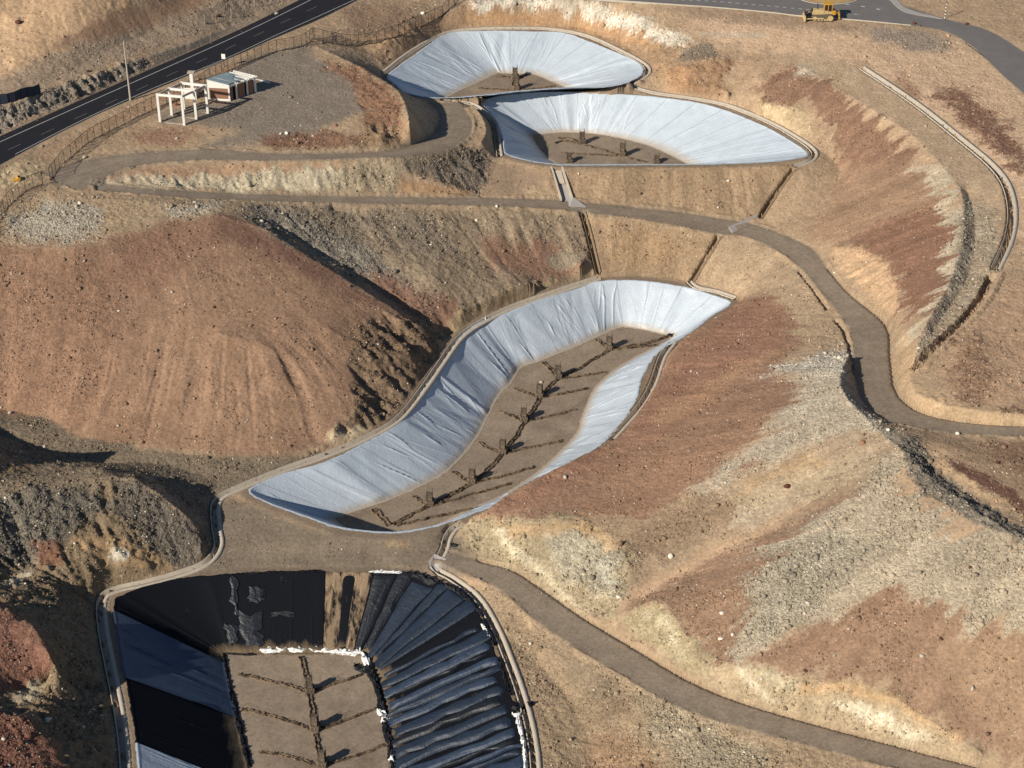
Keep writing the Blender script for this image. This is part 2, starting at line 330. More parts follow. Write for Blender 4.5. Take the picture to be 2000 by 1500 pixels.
ST1 = np.clip(ST1/ST1.std(), -3, 3); ST2 = np.clip(ST2/ST2.std(), -3, 3)
PU, PV = proj(FX, FY, Z); PU = PU.astype(np.float32); PV = PV.astype(np.float32)
# ------------------------------------------------------------------ soil regions (surveyed outlines on the ground)
MS = 2.0; MU0, MV0 = -220, -120; MW, MH = int(2440/MS), int(1860/MS)
mu, mv = np.meshgrid(MU0+np.arange(MW)*MS, MV0+np.arange(MH)*MS)
wn1 = fbm(3.0, 31, 3); wn2 = fbm(3.0, 41, 3); wf1 = fbm(.9, 51, 2); wf2 = fbm(.9, 61, 2); wg1 = rng.standard_normal((NY, NX)).astype(np.float32); wg2 = rng.standard_normal((NY, NX)).astype(np.float32)
ddx = proj(FX+ux*1.0, FY+uy*1.0, Z-G)        # image step for 1 m downslope
dU = (ddx[0]-PU).astype(np.float32); dV = (ddx[1]-PV).astype(np.float32); del ddx
def region(poly, soft=6, warp=6, tongue=0.0):
    poly = np.array(poly, float)
    m = inpoly(poly, mu, mv).astype(np.float32)
    if soft > 0: m = blur(m, max(1, int(soft/MS/1.5)), 2)
    pad = soft*2+warp*3+tongue*30
    u0, v0 = poly.min(0)-pad; u1, v1 = poly.max(0)+pad
    sel = np.flatnonzero((PU.ravel() > u0) & (PU.ravel() < u1) & (PV.ravel() > v0) & (PV.ravel() < v1))
    gk = 1.7 if tongue else 1.0
    U = PU.ravel()[sel]+warp*(wn1.ravel()[sel]+.6*wf1.ravel()[sel]+.55*gk*wg1.ravel()[sel]); Vv = PV.ravel()[sel]+warp*.7*(wn2.ravel()[sel]+.6*wf2.ravel()[sel]+.55*gk*wg2.ravel()[sel])
    if tongue:
        tg = tongue*.62; s = ST2.ravel()[sel]*tg*.8+ST1.ravel()[sel]*tg*.9
        U = U-dU.ravel()[sel]*s; Vv = Vv-dV.ravel()[sel]*s
    a = (U-MU0)/MS; b = (Vv-MV0)/MS
    a = np.clip(a, 0, MW-1.01); b = np.clip(b, 0, MH-1.01)
    ia = a.astype(int); ib = b.astype(int); fa = a-ia; fb = b-ib
    mf = m.ravel(); q = ib*MW+ia
    r = (mf[q]*(1-fa)+mf[q+1]*fa)*(1-fb)+(mf[q+MW]*(1-fa)+mf[q+MW+1]*fa)*fb
    return sel, r.astype(np.float32)
C = dict(tan=(170,140,108), sand=(194,156,116), orange=(184,138,92), red=(144,100,74), deep=(124,80,60), dark=(96,62,49), brown=(146,112,86),
         gravel=(134,121,107), pale=(178,166,146), white=(222,211,190), rubble=(116,104,90), road=(123,107,92), floor=(132,112,90), olive=(166,150,120), cut=(188,162,122), rock=(112,92,70), cool=(150,138,122))
COL = np.empty((NY*NX, 3), np.float32); COL[:] = lin(C['tan'])
STONE = np.full(NY*NX, .25, np.float32)     # stone density / speckle
ROUGH = np.full(NY*NX, .35, np.float32)     # relief amount
RILL = np.full(NY*NX, .25, np.float32)
def paint(poly, col=None, op=1.0, soft=6, warp=6, tongue=0, stone=None, rough=None, rill=None):
    sel, r = region(poly, soft, warp, tongue); r = r*op
    if col is not None: COL[sel] = COL[sel]*(1-r[:, None])+lin(C[col] if isinstance(col, str) else col)*r[:, None]
    for arr, v in ((STONE, stone), (ROUGH, rough), (RILL, rill)):
        if v is not None: arr[sel] = arr[sel]*(1-r)+v*r
PAINT = [
 # upper left
 ([(-200,-100),(330,-100),(250,20),(120,95),(60,160),(-200,200)], 'sand', .9, 14, 8, 0, .2, .7, .7),
 ([(90,100),(196,38),(300,-5),(420,-40),(420,0),(290,55),(160,85)], 'brown', .9, 8, 6, 0, .1, .3, .3),
 ([(-200,200),(0,150),(160,85),(290,55),(420,0),(540,-50),(640,-30),(480,40),(250,110),(100,165),(-200,230)], (150,128,106), .9, 10, 6, 0, .5, .5, .2),
 ([(-200,230),(0,203),(200,140),(285,110),(300,132),(200,170),(0,258),(-200,330)], 'gravel', 1, 4, 4, 0, 1.0, 2.4, .8),
 ([(290,108),(400,70),(520,25),(560,10),(400,88),(300,130)], (142,126,108), .9, 4, 3, 0, .4, .4, .3),
 ([(-60,350),(0,330),(60,312),(95,325),(85,350),(0,368)], 'cut', .9, 5, 5, 0, .3, .8, .5),
 ([(40,330),(110,290),(250,230),(400,165),(560,100),(500,112),(400,150),(250,215),(100,285)], (168,128,96), .7, 6, 5, 0, .4, .4, 0),
 ([(472,118),(595,84),(616,105),(696,165),(714,215),(640,248),(590,264),(420,290),(385,282),(480,252),(300,240),(320,215),(437,196),(455,140)], (131,117,102), .95, 7, 5, 0, .25, .08, 0),
 ([(500,268),(560,256),(690,260),(790,262),(740,280),(640,292),(560,292),(515,282)], (122,86,66), .85, 5, 6, 0, .6, .6, 0),
 ([(640,120),(700,130),(790,200),(800,250),(745,262),(705,240),(715,200),(680,165),(630,130)], (134,94,70), .85, 7, 8, 0, .5, 1.0, .2),
 ([(715,240),(800,245),(815,270),(760,290),(700,290)], (140,112,84), .8, 4, 5, 0, .6, 1.4, .5),
 ([(250,265),(330,248),(400,255),(340,285),(270,282)], (138,96,74), .6, 7, 6, 0, .3, .3, 0),
 ([(100,350),(150,315),(260,300),(400,290),(540,297),(700,296),(700,310),(400,316),(270,326),(210,345),(180,365),(110,365)], (124,110,95), .8, 7, 4, 0, .2, .1, 0),
 ([(200,348),(260,330),(700,312),(720,325),(660,330),(560,335),(350,345),(260,350)], (168,128,96), .7, 5, 4, 0, .3, .4, .2),
 ([(188,350),(260,350),(350,347),(560,334),(660,320),(690,345),(640,374),(500,379),(300,368),(200,362)], (186,170,140), .9, 4, 5, 1, .5, 1.1, 1.2),
 ([(660,318),(760,305),(800,345),(760,385),(640,380)], (158,140,112), .9, 6, 6, 1, .6, 1.2, 1.2),
 ([(740,303),(830,298),(900,284),(955,300),(970,315),(950,345),(935,372),(870,356),(800,340)], (118,104,88), 1, 5, 5, 1, 1.0, 1.2, 1.2),
 ([(780,352),(860,358),(940,374),(900,388),(780,376)], (166,124,82), .7, 6, 5, 0, .3, .8, .6),
 ([(955,315),(1020,320),(1070,350),(1000,380),(900,388),(935,375),(955,345)], (150,124,98), .9, 5, 4, 0, .15, .12, 0),
 # gravel shoulder over the red hill
 ([(-200,400),(0,400),(90,375),(200,385),(330,392),(450,392),(520,402),(520,430),(440,418),(320,432),(240,452),(170,480),(60,478),(-200,520)], (174,146,112), .9, 5, 6, .5, .5, .5, .5),
 ([(20,425),(90,395),(170,395),(200,430),(190,450),(170,480),(60,475),(20,455)], 'pale', .8, 5, 7, 1.2, 1, .5, .5),
 ([(320,410),(360,400),(440,395),(430,408),(340,428)], 'pale', .8, 5, 6, .8, 1, .5, .4),
 # red hill
 ([(-200,500),(-60,470),(60,480),(170,484),(240,455),(330,433),(430,416),(520,447),(700,557),(855,652),(835,722),(725,762),(645,850),(600,887),(480,892),(330,877),(200,866),(150,850),(90,817),(-200,800)], (150,115,88), 1, 4, 5, .5, .3, .22, .4),
 ([(330,520),(560,530),(660,700),(540,870),(380,860),(280,700)], (158,122,93), .75, 40, 14, 0, .3, .25, .9),
 ([(-200,480),(180,490),(260,600),(200,800),(-200,800)], (149,112,86), .8, 40, 10, 0, .55, .4, .5),
 ([(240,470),(330,445),(420,430),(440,470),(300,560),(200,560)], (148,106,83), .5, 20, 10, 0, .5, .3, .2),
 ([(430,424),(560,468),(700,556),(790,615),(700,590),(600,540),(480,480),(410,450)], (112,80,65), .85, 12, 8, 0, .3, .3, .4),
 ([(100,700),(600,690),(640,850),(560,890),(330,877),(150,850)], None, 1, 30, 8, 0, None, .35, 1.5),
 ([(690,640),(760,610),(850,650),(870,690),(800,790),(730,850),(660,856),(700,780),(690,700)], (122,99,76), .9, 8, 8, 0, .6, 1.7, 2.2),
 ([(636,860),(690,836),(724,830),(722,842),(655,872)], (205,180,140), .8, 4, 5, 0, .4, 1.2, .4),
 ([(300,430),(350,440),(420,500),(400,640)], None, 0, 1, 1, 0, None, None, None),
 # gully flank
 ([(450,396),(1135,412),(1160,535),(900,632),(860,655),(700,560),(500,440)], (144,123,98), .95, 6, 6, 0, .5, .7, 1.1),
 ([(490,398),(570,405),(670,450),(770,525),(880,592),(850,602),(740,562),(620,505),(500,440)], (132,121,106), .95, 6, 8, 1.5, 1.0, .9, 1.3),
 ([(560,402),(720,410),(860,440),(900,500),(860,520),(700,450)], (128,114,98), .6, 14, 10, 2, .9, .9, 1.3),
 ([(690,535),(760,532),(850,572),(895,592),(905,628),(870,645),(780,602)], (126,90,70), .85, 5, 7, 1, .4, .8, .8),
 ([(940,462),(1060,462),(1140,492),(1135,530),(1060,548),(1000,540),(950,512)], (136,98,76), .8, 8, 8, 1.2, .4, .5, .7),
 ([(1065,508),(1098,486),(1142,494),(1132,515),(1078,526)], (150,132,108), .9, 4, 4, 0, .6, .5, .3),
 ([(900,612),(960,582),(1040,555),(1120,538),(1143,505),(1160,535),(1080,570),(930,632),(890,660),(865,670),(845,640)], (148,124,92), .85, 4, 6, 0, .5, 2.0, 1.2),
 # between roads and pond 3
 ([(1040,322),(1560,322),(1484,424),(1420,428),(1100,390)], (154,126,95), .95, 4, 4, 0, .4, .45, .7),
 ([(1140,412),(1250,424),(1408,458),(1345,548),(1170,538)], (154,126,95), .95, 4, 4, 0, .5, .5, .5),
 ([(1200,440),(1330,470),(1300,520),(1200,520)], (168,132,92), .5, 20, 10, 0, .5, .5, .5),
 # around pond 1
 ([(560,95),(700,50),(900,-20),(900,60),(760,130),(640,80)], (150,124,98), .8, 8, 6, 0, .5, .5, .4),
 ([(700,80),(900,10),(1100,-10),(1345,70),(1300,140),(1200,98),(1100,58),(900,52),(750,118)], (164,130,96), .9, 6, 6, 0, .4, .9, .9),
 ([(660,10),(790,0),(800,40),(740,60),(690,70)], (134,104,82), .6, 12, 6, 0, .4, .4, .4),
 ([(905,28),(1100,22),(1250,60),(1290,100),(1240,85),(1100,45),(915,45)], 'orange', .7, 7, 6, 0, .3, .9, .9),
 ([(930,-6),(1090,-12),(1200,14),(1345,75),(1330,98),(1200,48),(1080,18),(930,16)], 'white', .75, 4, 8, .5, .7, 1.2, .8),
 ([(1340,96),(1388,84),(1402,108),(1380,116),(1320,118)], (128,114,96), .9, 4, 4, 0, .8, .6, .3),
 ([(1310,128),(1400,108),(1435,112),(1425,140),(1392,195),(1312,172)], (150,112,80), .8, 8, 8, 0, .6, 1.4, .8),
 ([(1270,130),(1340,130),(1360,180),(1300,190)], 'orange', .5, 10, 8, 0, .3, 1.0, .6),
 # upper right plateau
 ([(1330,30),(1500,40),(1700,60),(2250,100),(2250,560),(2000,520),(1985,380),(1940,318),(1690,120),(1540,105),(1400,85)], (202,166,130), .85, 10, 8, 0, .35, .35, .1),
 ([(1330,5),(1560,30),(1700,55),(1600,60),(1330,40)], (156,128,102), .8, 8, 6, 0, .4, .2, 0),
 ([(1690,58),(1790,55),(1860,78),(1860,100),(1780,98),(1700,80)], (140,126,112), .8, 7, 6, 0, .7, .4, 0),
 ([(1370,65),(1495,66),(1500,71),(1370,70)], 'pale', .7, 2, 1, 0, .2, .1, 0),
 ([(1500,120),(1600,100),(1690,130),(1940,330),(1960,420),(1930,520),(1880,480),(1880,380),(1790,270),(1600,150)], (178,150,118), .7, 8, 5, 0, .25, .15, 0),
 ([(1820,165),(1890,178),(2000,290),(2040,340),(1990,330),(1900,250),(1840,200)], (122,84,66), .9, 7, 9, 1.5, .5, .5, .2),
 ([(1745,145),(1785,160),(1805,198),(1762,178)], (134,94,72), .7, 6, 8, 0, .6, .6, 0),
 # right hillside
 ([(1440,100),(1600,150),(1780,260),(1885,380),(1880,500),(1790,700),(1765,650),(1740,520),(1640,480),(1560,450),(1640,330),(1590,290),(1500,235),(1440,195)], (174,142,110), .9, 6, 6, 0, .35, .35, .6),
 ([(1466,180),(1500,150),(1552,120),(1600,157),(1653,200),(1730,245),(1772,297),(1782,330),(1720,358),(1632,320),(1625,272),(1580,220),(1510,203)], (136,100,77), .9, 4, 5, 1.6, .55, .3, .5),
 ([(1630,318),(1780,315),(1845,335),(1842,382),(1640,482),(1570,462),(1620,400)], (152,118,90), .85, 12, 8, .5, .3, .3, .5),
 ([(1462,190),(1520,206),(1580,226),(1588,262),(1560,272),(1500,236)], (196,168,126), .9, 4, 5, .3, .4, .9, 1.0),
 ([(1560,125),(1600,135),(1590,150),(1560,142)], 'pale', .8, 3, 5, 1, .8, .4, .3),
 ([(1770,322),(1850,328),(1905,430),(1882,560),(1812,645),(1792,690),(1775,640),(1830,570),(1855,470),(1850,392)], (184,167,139), .85, 4, 6, 2.2, .5, .5, .7),
 ([(1645,482),(1720,440),(1850,384),(1862,470),(1840,550),(1800,620),(1765,640),(1745,560),(1740,522)], (134,94,72), .9, 4, 6, 2.2, .35, .3, .5),
 ([(1885,375),(1905,440),(1890,560),(1792,700),(1782,690),(1865,540),(1878,440)], (142,128,108), .8, 4, 5, 0, 1.0, .8, .3),
 ([(1910,380),(1950,420),(1950,520),(1880,620),(1800,700),(1880,560),(1905,470)], (158,140,116), .8, 6, 5, 0, .9, .8, .2),
 ([(1616,482),(1650,484),(1700,490),(1742,522),(1752,600),(1740,625),(1690,568),(1632,512)], (192,154,114), .9, 4, 5, .3, .35, .9, 1.0),
 ([(1760,640),(1790,690),(1800,760),(1900,795),(2100,808),(2100,832),(1850,822),(1775,792),(1750,740)], (190,156,116), .8, 6, 5, 0, .3, .8, .5),
 ([(1840,700),(1900,640),(1990,540),(2250,560),(2250,790),(1980,790),(1860,790)], (176,140,108), .8, 12, 8, 0, .4, .4, .1),
 ([(1860,660),(1920,650),(1950,720),(1900,790),(1850,770),(1880,710)], (122,90,68), .6, 9, 14, 0, .9, 1.0, 0),
 ([(1950,795),(2100,795),(2100,806),(1950,806)], (110,76,58), .7, 4, 8, 0, .9, 1.4, 0),
 # slope under the middle road
 ([(1440,462),(1560,525),(1640,640),(1662,700),(1560,745),(1490,640),(1440,575),(1360,552),(1405,462)], (172,144,112), .9, 6, 6, 0, .4, .35, .4),
 # red fan
 ([(1440,590),(1490,570),(1535,598),(1556,655),(1530,720),(1560,750),(1530,800),(1450,880),(1350,960),(1260,1010),(1130,1014),(960,1016),(918,1012),(1060,920),(1215,838),(1290,720),(1330,655)], (153,116,89), 1, 4, 5, 1.6, .35, .25, .45),
 ([(1435,590),(1490,575),(1525,610),(1530,660),(1400,770),(1270,870),(1100,960),(950,1010),(930,1008),(1060,922),(1215,838),(1300,715)], (150,107,83), .7, 12, 6, 1.0, .4, .25, .4),
 ([(1270,812),(1480,692),(1545,668),(1490,708),(1300,832)], (176,134,98), .7, 6, 5, 1, .3, .3, .3),
 ([(1190,850),(1300,850),(1420,860),(1350,950),(1200,1000),(1100,1000)], (154,116,88), .7, 22, 10, 2, .3, .25, .4),
 ([(1480,740),(1600,690),(1660,678),(1672,715),(1645,735),(1560,725)], (186,174,156), .9, 4, 6, 1.6, 1, .4, .4),
 ([(1640,740),(1705,805),(1790,860),(1752,876),(1660,905),(1560,965),(1450,1005),(1210,1170),(1230,1140),(1440,900),(1520,845),(1570,770)], (172,146,116), .92, 5, 7, 2.5, .5, .3, .5),
 ([(1560,770),(1680,790),(1720,840),(1600,860),(1440,930),(1350,960),(1500,860)], (178,164,142), .7, 8, 8, 2.5, .8, .3, .4),
 ([(1455,905),(1515,880),(1500,900),(1440,925)], (146,110,84), .8, 3, 4, 1, .3, .2, .3),
 ([(1480,925),(1560,905),(1600,900),(1690,905),(1600,965),(1470,985),(1420,990)], (176,142,98), .7, 10, 10, 1, .3, .9, .6),
 ([(1180,1060),(1240,1040),(1380,960),(1470,985),(1440,1010),(1230,1130)], (148,120,92), .8, 10, 8, 2, .4, .4, .5),
 ([(1195,1195),(1235,1180),(1400,1095),(1530,1028),(1530,1015),(1390,1075),(1230,1155)], (184,148,114), .85, 3, 4, 0, .2, .15, .2),
 ([(1210,1195),(1300,1145),(1530,1035),(1720,945),(1600,1040),(1500,1110),(1490,1190),(1440,1290),(1380,1295),(1330,1230),(1290,1175)], (148,114,88), .9, 5, 6, 2, .5, .3, .5),
 ([(1740,872),(1800,958),(1900,1020),(2000,1062),(2250,1180),(2250,1260),(2000,1215),(1900,1205),(1880,1215),(1800,1192),(1740,1132),(1640,1192),(1440,1284),(1455,1170),(1530,1075),(1650,960)], (172,154,128), .95, 4, 7, 2.8, .75, .3, .4),
 ([(1500,1100),(1640,1010),(1720,1060),(1600,1180),(1470,1240)], (160,148,126), .7, 16, 10, 3, 1, .35, .4),
 ([(1540,1040),(1640,965),(1700,945),(1690,955),(1640,985),(1560,1045)], (140,108,84), .85, 4, 5, 1, .3, .25, .4),
 ([(1450,1295),(1660,1185),(1745,1135),(1800,1190),(1890,1220),(2250,1260),(2250,1700),(2050,1570),(1920,1482),(1850,1410),(1700,1342),(1550,1312)], (151,117,90), .95, 4, 5, 2.5, .35, .25, .4),
 ([(1450,1290),(1640,1200),(1740,1150),(1800,1200),(1700,1260),(1560,1290)], (146,112,86), .6, 12, 8, 2, .5, .3, .3),
 ([(1800,1250),(2250,1270),(2250,1650),(1950,1450)], (162,130,99), .6, 25, 10, 0, .3, .25, .3),
 # cuts over the lower road
 ([(925,1012),(960,1005),(1130,1008),(1195,1045),(1245,1090),(1235,1130),(1210,1180),(1190,1215),(1100,1190),(1000,1110),(940,1090),(890,1070)], (168,148,114), .92, 5, 6, .3, .6, 1.1, .7),
 ([(1060,1030),(1180,1050),(1225,1110),(1180,1170),(1100,1130)], (172,160,136), .8, 10, 10, 0, .9, 1.2, .5),
 ([(950,1010),(1000,1022),(1150,1015),(1190,1045),(1240,1085),(1200,1075),(1120,1035),(1000,1045)], (188,148,102), .6, 6, 7, 0, .4, 1, .5),
 ([(960,1025),(985,1030),(1010,1070),(1060,1100),(1085,1130),(1142,1195),(1130,1192),(1060,1128),(1000,1085),(975,1055)], (210,192,156), .8, 3, 5, 0, .4, 1.3, .5),
 ([(1150,1085),(1190,1100),(1215,1140),(1180,1130)], (215,205,180), .6, 4, 8, 0, .6, 1.2, .5),
 ([(1250,1185),(1290,1172),(1335,1230),(1380,1295),(1400,1340),(1330,1310),(1240,1240),(1205,1210)], (172,152,114), .9, 5, 6, .3, .6, 1.0, .6),
 ([(1260,1190),(1300,1210),(1340,1290),(1310,1270)], (212,196,160), .5, 5, 9, 0, .6, 1.0, .5),
 ([(1380,1300),(1430,1296),(1500,1306),(1560,1330),(1655,1330),(1735,1356),(1805,1396),(1885,1450),(1940,1492),(1880,1490),(1600,1414),(1440,1368),(1370,1330)], (174,150,116), .95, 4, 5, .3, .5, 1.1, .8),
 ([(1425,1300),(1450,1305),(1500,1350),(1525,1370),(1500,1368),(1450,1330)], (212,194,160), .8, 3, 5, 0, .4, 1.2, .4),
 ([(1430,1296),(1500,1302),(1560,1325),(1540,1350),(1480,1320)], (188,172,138), .6, 6, 6, 0, .6, 1.0, .4),
 ([(1615,1368),(1680,1374),(1800,1432),(1830,1448),(1770,1446),(1660,1395)], (218,202,170), .75, 4, 6, 0, .5, 1.2, .4),
 ([(1560,1332),(1655,1330),(1735,1356),(1805,1396),(1885,1450),(1850,1440),(1740,1380),(1640,1350),(1560,1355)], (190,148,98), .6, 6, 6, 0, .4, 1.2, .6),
 ([(940,1140),(990,1165),(1110,1260),(1310,1375),(1560,1452),(1700,1505),(1700,1720),(1060,1720),(1040,1450),(990,1280),(930,1165)], (164,137,105), .95, 6, 6, 0, .6, .55, .5),
 ([(1240,1340),(1420,1420),(1520,1480),(1450,1560),(1300,1480)], (168,152,124), .7, 18, 12, 0, 1, .6, .5),
 ([(1150,1440),(1200,1430),(1300,1500),(1300,1600),(1120,1600)], (152,116,84), .6, 10, 10, 0, .6, .6, .5),
 ([(1060,1240),(1150,1290),(1230,1350),(1180,1380),(1090,1300)], (138,120,98), .5, 12, 10, 0, .6, .6, .4),
 ([(1560,745),(1640,715),(1670,725),(1700,795),(1760,850),(1740,872),(1690,830),(1640,775),(1560,800),(1480,850),(1500,820)], (196,182,158), .6, 6, 6, 2, .8, .4, .4),
 ([(1440,975),(1500,940),(1760,872),(1770,885),(1640,945),(1560,990),(1470,1030)], (184,166,138), .5, 5, 5, 2, .6, .3, .4),
 # ridge track and bench at the right
 ([(1750,868),(1790,850),(1815,900),(1900,972),(2000,1030),(2200,1120),(2200,1150),(2000,1062),(1900,1020),(1800,958)], (126,116,102), .9, 5, 5, 0, 1, 1.3, .2),
 ([(1800,850),(1850,890),(1950,952),(2200,1060),(2200,1110),(2000,1018),(1880,945),(1820,890)], (184,152,114), .85, 5, 5, 0, .4, .7, .4),
 ([(1850,893),(1920,922),(2000,972),(2200,1060),(2200,1075),(2000,998),(1920,955),(1870,920)], (104,68,56), .9, 3, 5, 0, .4, .4, 0),
 ([(1790,838),(1880,860),(2200,1000),(2200,1035),(2000,962),(1870,895)], (158,128,98), .85, 5, 4, 0, .2, .15, 0),
 ([(1900,862),(1960,858),(2200,880),(2200,980),(2020,930),(1950,900)], (116,80,62), .6, 10, 10, 0, .8, .8, 0),
 # left
 ([(-200,800),(90,815),(150,852),(400,892),(600,888),(650,888),(480,945),(425,975),(418,1060),(300,935),(100,905),(-200,860)], (128,111,90), .95, 5, 5, 0, .6, .3, 0),
 ([(-200,900),(100,900),(270,930),(420,1060),(400,1100),(220,1150),(195,1180),(235,1500),(240,1720),(-200,1720)], (132,111,84), .95, 5, 5, 0, .6, 1.7, 1.8),
 ([(-100,925),(100,905),(200,912),(275,940),(150,958),(-100,968)], (138,118,94), .9, 5, 5, 0, .5, .4, 0),
 ([(-200,890),(20,880),(70,905),(60,920),(-200,930)], (158,124,88), .7, 6, 5, 0, .5, 1, .5),
 ([(-200,965),(150,958),(240,1000),(170,1010),(140,1060),(60,1090),(-200,1110)], (112,103,90), .95, 6, 6, .5, 1, 1.5, 1.8),
 ([(230,945),(280,940),(412,1045),(400,1090),(350,1110),(300,1080),(230,1000)], (110,99,86), .95, 6, 6, .5, 1, 1.1, 1.8),
 ([(150,1052),(225,1052),(350,1108),(330,1118),(230,1100),(150,1075)], (170,136,94), .8, 4, 7, 0, .4, 1.2, .6),
 ([(215,1072),(250,1080),(245,1095),(215,1085)], 'white', .8, 3, 5, 0, .4, 1.2, .4),
 ([(60,1060),(120,1060),(120,1105),(70,1105)], (126,84,62), .8, 5, 5, 0, .4, .8, .4),
 ([(10,1130),(60,1105),(60,1120),(20,1150)], (196,182,156), .7, 4, 6, 0, .4, 1.2, .4),
 ([(-200,1190),(0,1185),(62,1212),(112,1290),(80,1322),(20,1345),(-200,1360)], (134,92,73), .95, 5, 6, .5, .7, .6, .4),
 ([(20,1350),(75,1322),(90,1330),(60,1370),(25,1365)], (176,160,130), .8, 4, 5, 0, .4, 1.6, .4),
 ([(-200,1390),(20,1396),(65,1408),(112,1455),(130,1510),(130,1720),(-200,1720)], (130,87,69), .95, 5, 6, .5, .8, .7, .4),
 # platform
 ([(430,975),(490,985),(600,1030),(740,1045),(860,1035),(885,1040),(940,1100),(850,1120),(620,1125),(260,1152),(420,1095)], (126,110,92), .95, 6, 4, 0, .15, .12, 0),
 ([(740,1050),(790,1048),(800,1062),(750,1068)], (168,138,100), .6, 4, 6, 0, .6, .4, 0),
 ([(450,1075),(560,1062),(640,1068),(560,1085)], (158,138,112), .5, 12, 8, 0, .1, .1, 0),
]
for a in PAINT:
    poly, col, op, soft, warp, tongue, st, ro, ri = a
    if op > 0: paint(poly, col, op, soft, warp, tongue, st, ro, ri)
COL = (COL*.86+(COL@np.array([.3, .55, .15], np.float32))[:, None]*.14)*np.array([.97, .965, .93], np.float32)
_sl = (FREE*np.clip((G-.1)/.3, 0, 1)).ravel(); COL *= (1+_sl*(.055*ST1.ravel()+.05*ST2.ravel()+.03*ST3.ravel()))[:, None]
COL = COL.reshape(NY, NX, 3); STONE = STONE.reshape(NY, NX); ROUGH = blur(ROUGH.reshape(NY, NX), 2, 1); RILL = blur(RILL.reshape(NY, NX), 4, 1)
def setcol(mask, c, soft=2, op=1.0, stone=None):
    m = np.clip(blur(mask.astype(np.float32), soft, 1), 0, 1)*op
    COL[...] = COL*(1-m[..., None])+lin(c).astype(np.float32)*m[..., None]
    if stone is not None: STONE[...] = STONE*(1-m)+stone*m
setcol(ringm, (128,111,92), 3, .9, .15)
setcol(floorm, (136,119,101), 2, 1, .06)
fm = np.clip(.5+.6*fbm(7, 141, 4), 0, 1)*floorm; setcol(fm, (152,134,113), 1, .55); fm = np.clip(-.3+.8*fbm(4, 151, 4), 0, 1)*floorm; setcol(fm, (112,96,80), 1, .6)
sh_ = np.clip(blur(roadm.astype(np.float32), 5, 2)*2.2, 0, 1)*(~roadm); setcol(sh_*np.clip(.55+.5*vnoise(2.5, 161), 0, 1)*(1-ringm), (158,136,108), 1, .7)
setcol(roadm, (132,117,100), 1, .93, .12)
for k in ('lower', 'middle', 'upper'):
    A, B = ROADS[k]; V = loft(A, B, int(plen(A)/.12), 60)
    for a, b, c, o in ((.16, .27, (148,131,111), .5), (.36, .46, (152,136,116), .5), (.58, .68, (148,131,111), .5), (.8, .88, (142,129,114), .2), (0, .07, (112,98,82), .35), (.93, 1, (112,98,82), .35)):
        sx_, nx_ = splat(V[:, int(a*59):int(b*59)+1]); setcol((nx_ > 0)*np.clip(.6+.5*vnoise(3, int(a*1000)+7), 0, 1), c, 1, o)
# ---- relief
SL = np.clip((G-.12)/.35, 0, 1)
rid = 1-np.abs(fbm(2.6, 71, 4)); rid2 = 1-np.abs(fbm(1.0, 81, 3))
lump = fbm(7.0, 91, 3)*.22+fbm(1.6, 101, 3)*.1
gul = -np.clip(ST2-.3, 0, 1.5)*.24*(1+.5*np.clip(RILL-.8, 0, 1))-np.clip(ST1-.5, 0, 2)*.15+.03*ST1
amt = FREE
Z += amt*(lump*np.clip(ROUGH, .12, 1.0)+SL*RILL*gul+np.clip(ROUGH-.5, 0, 2)*((rid-.7)*.10+(rid2-.7)*.12-.34*np.abs(ST3)+.25-.16*np.clip(ST2, -1, 3))+ROUGH*.10*fbm(.7, 111, 2)+(.02+.05*STONE)*rng.standard_normal((NY, NX)).astype(np.float32))
# strata steps in rough cuts
Z += FREE*np.clip(ROUGH-.9, 0, 2)*SL*.13*np.sin(2*np.pi*(Z*1.1+wn1*.6))
Z += (1-FREE)*fbm(2.2, 121, 2)*.015*(~(WALLMASK))
# windrows beside the dirt roads
for k in ('lower', 'middle', 'upper'):
    m = ROADMASK[k].astype(np.float32); b = blur(m, 3, 1)*(1-m)
    Z += np.clip(b*4, 0, 1)*(.10+.24*np.clip(vnoise(1.6, 131), -1, 1)+.10*vnoise(.5, 132))*(1-ringm)*(1-chm)*(1-WALLMASK)
# gutters at the foot of the cut banks
for key, k0, k1 in (('lower', .06, 1.0), ('middle', .62, .97)):
    A, B = ROADS[key]; a = resample(A, .12); b = resample(B, 1, n=len(a)); a = a[int(k0*len(a)):int(k1*len(a))]; b = b[int(k0*len(b)):int(k1*len(b))]
    d = a-b; d[:, 2] = 0; d /= np.linalg.norm(d, axis=1)[:, None]
    V = a[:, None]+d[:, None]*np.linspace(.02, .36, 4)[None, :, None]; sx_, nx_ = splat(V); m = nx_ > 0
    Z[m] = np.minimum(Z[m], sx_[m]/nx_[m]-.28)
dc = resample(PL([(1938,535,19.4),(1915,580,19.2),(1880,622,18.9),(1840,662,18.4),(1805,692,18.1),(1790,705,18)]), .1); t_ = np.gradient(dc[:, :2], axis=0); t_ /= np.linalg.norm(t_, axis=1)[:, None]
n_ = np.stack([-t_[:, 1], t_[:, 0], 0*t_[:, 0]], 1)
for o_, dz_ in ((0, -1.0), (.4, -1.0), (-.4, -.9), (-1.3, .2), (-1.7, .25)):
    V = dc[:, None]-n_[:, None]*(o_+np.linspace(-.2, .2, 4))[None, :, None]; sx_, nx_ = splat(V); m = nx_ > 0; Z[m] += dz_*(1+.06*vnoise(1.2, 77)[m])
wcl = loft(PL([(1078,331,11.7),(1090,362,9.95),(1098,393,8.2)]), PL([(1097,331,11.7),(1107,362,9.95),(1117,391,8.2)]), 60, 20); sx_, nx_ = splat(wcl); m = nx_ > 0
Z[m] = np.minimum(Z[m], sx_[m]/nx_[m]-.75)
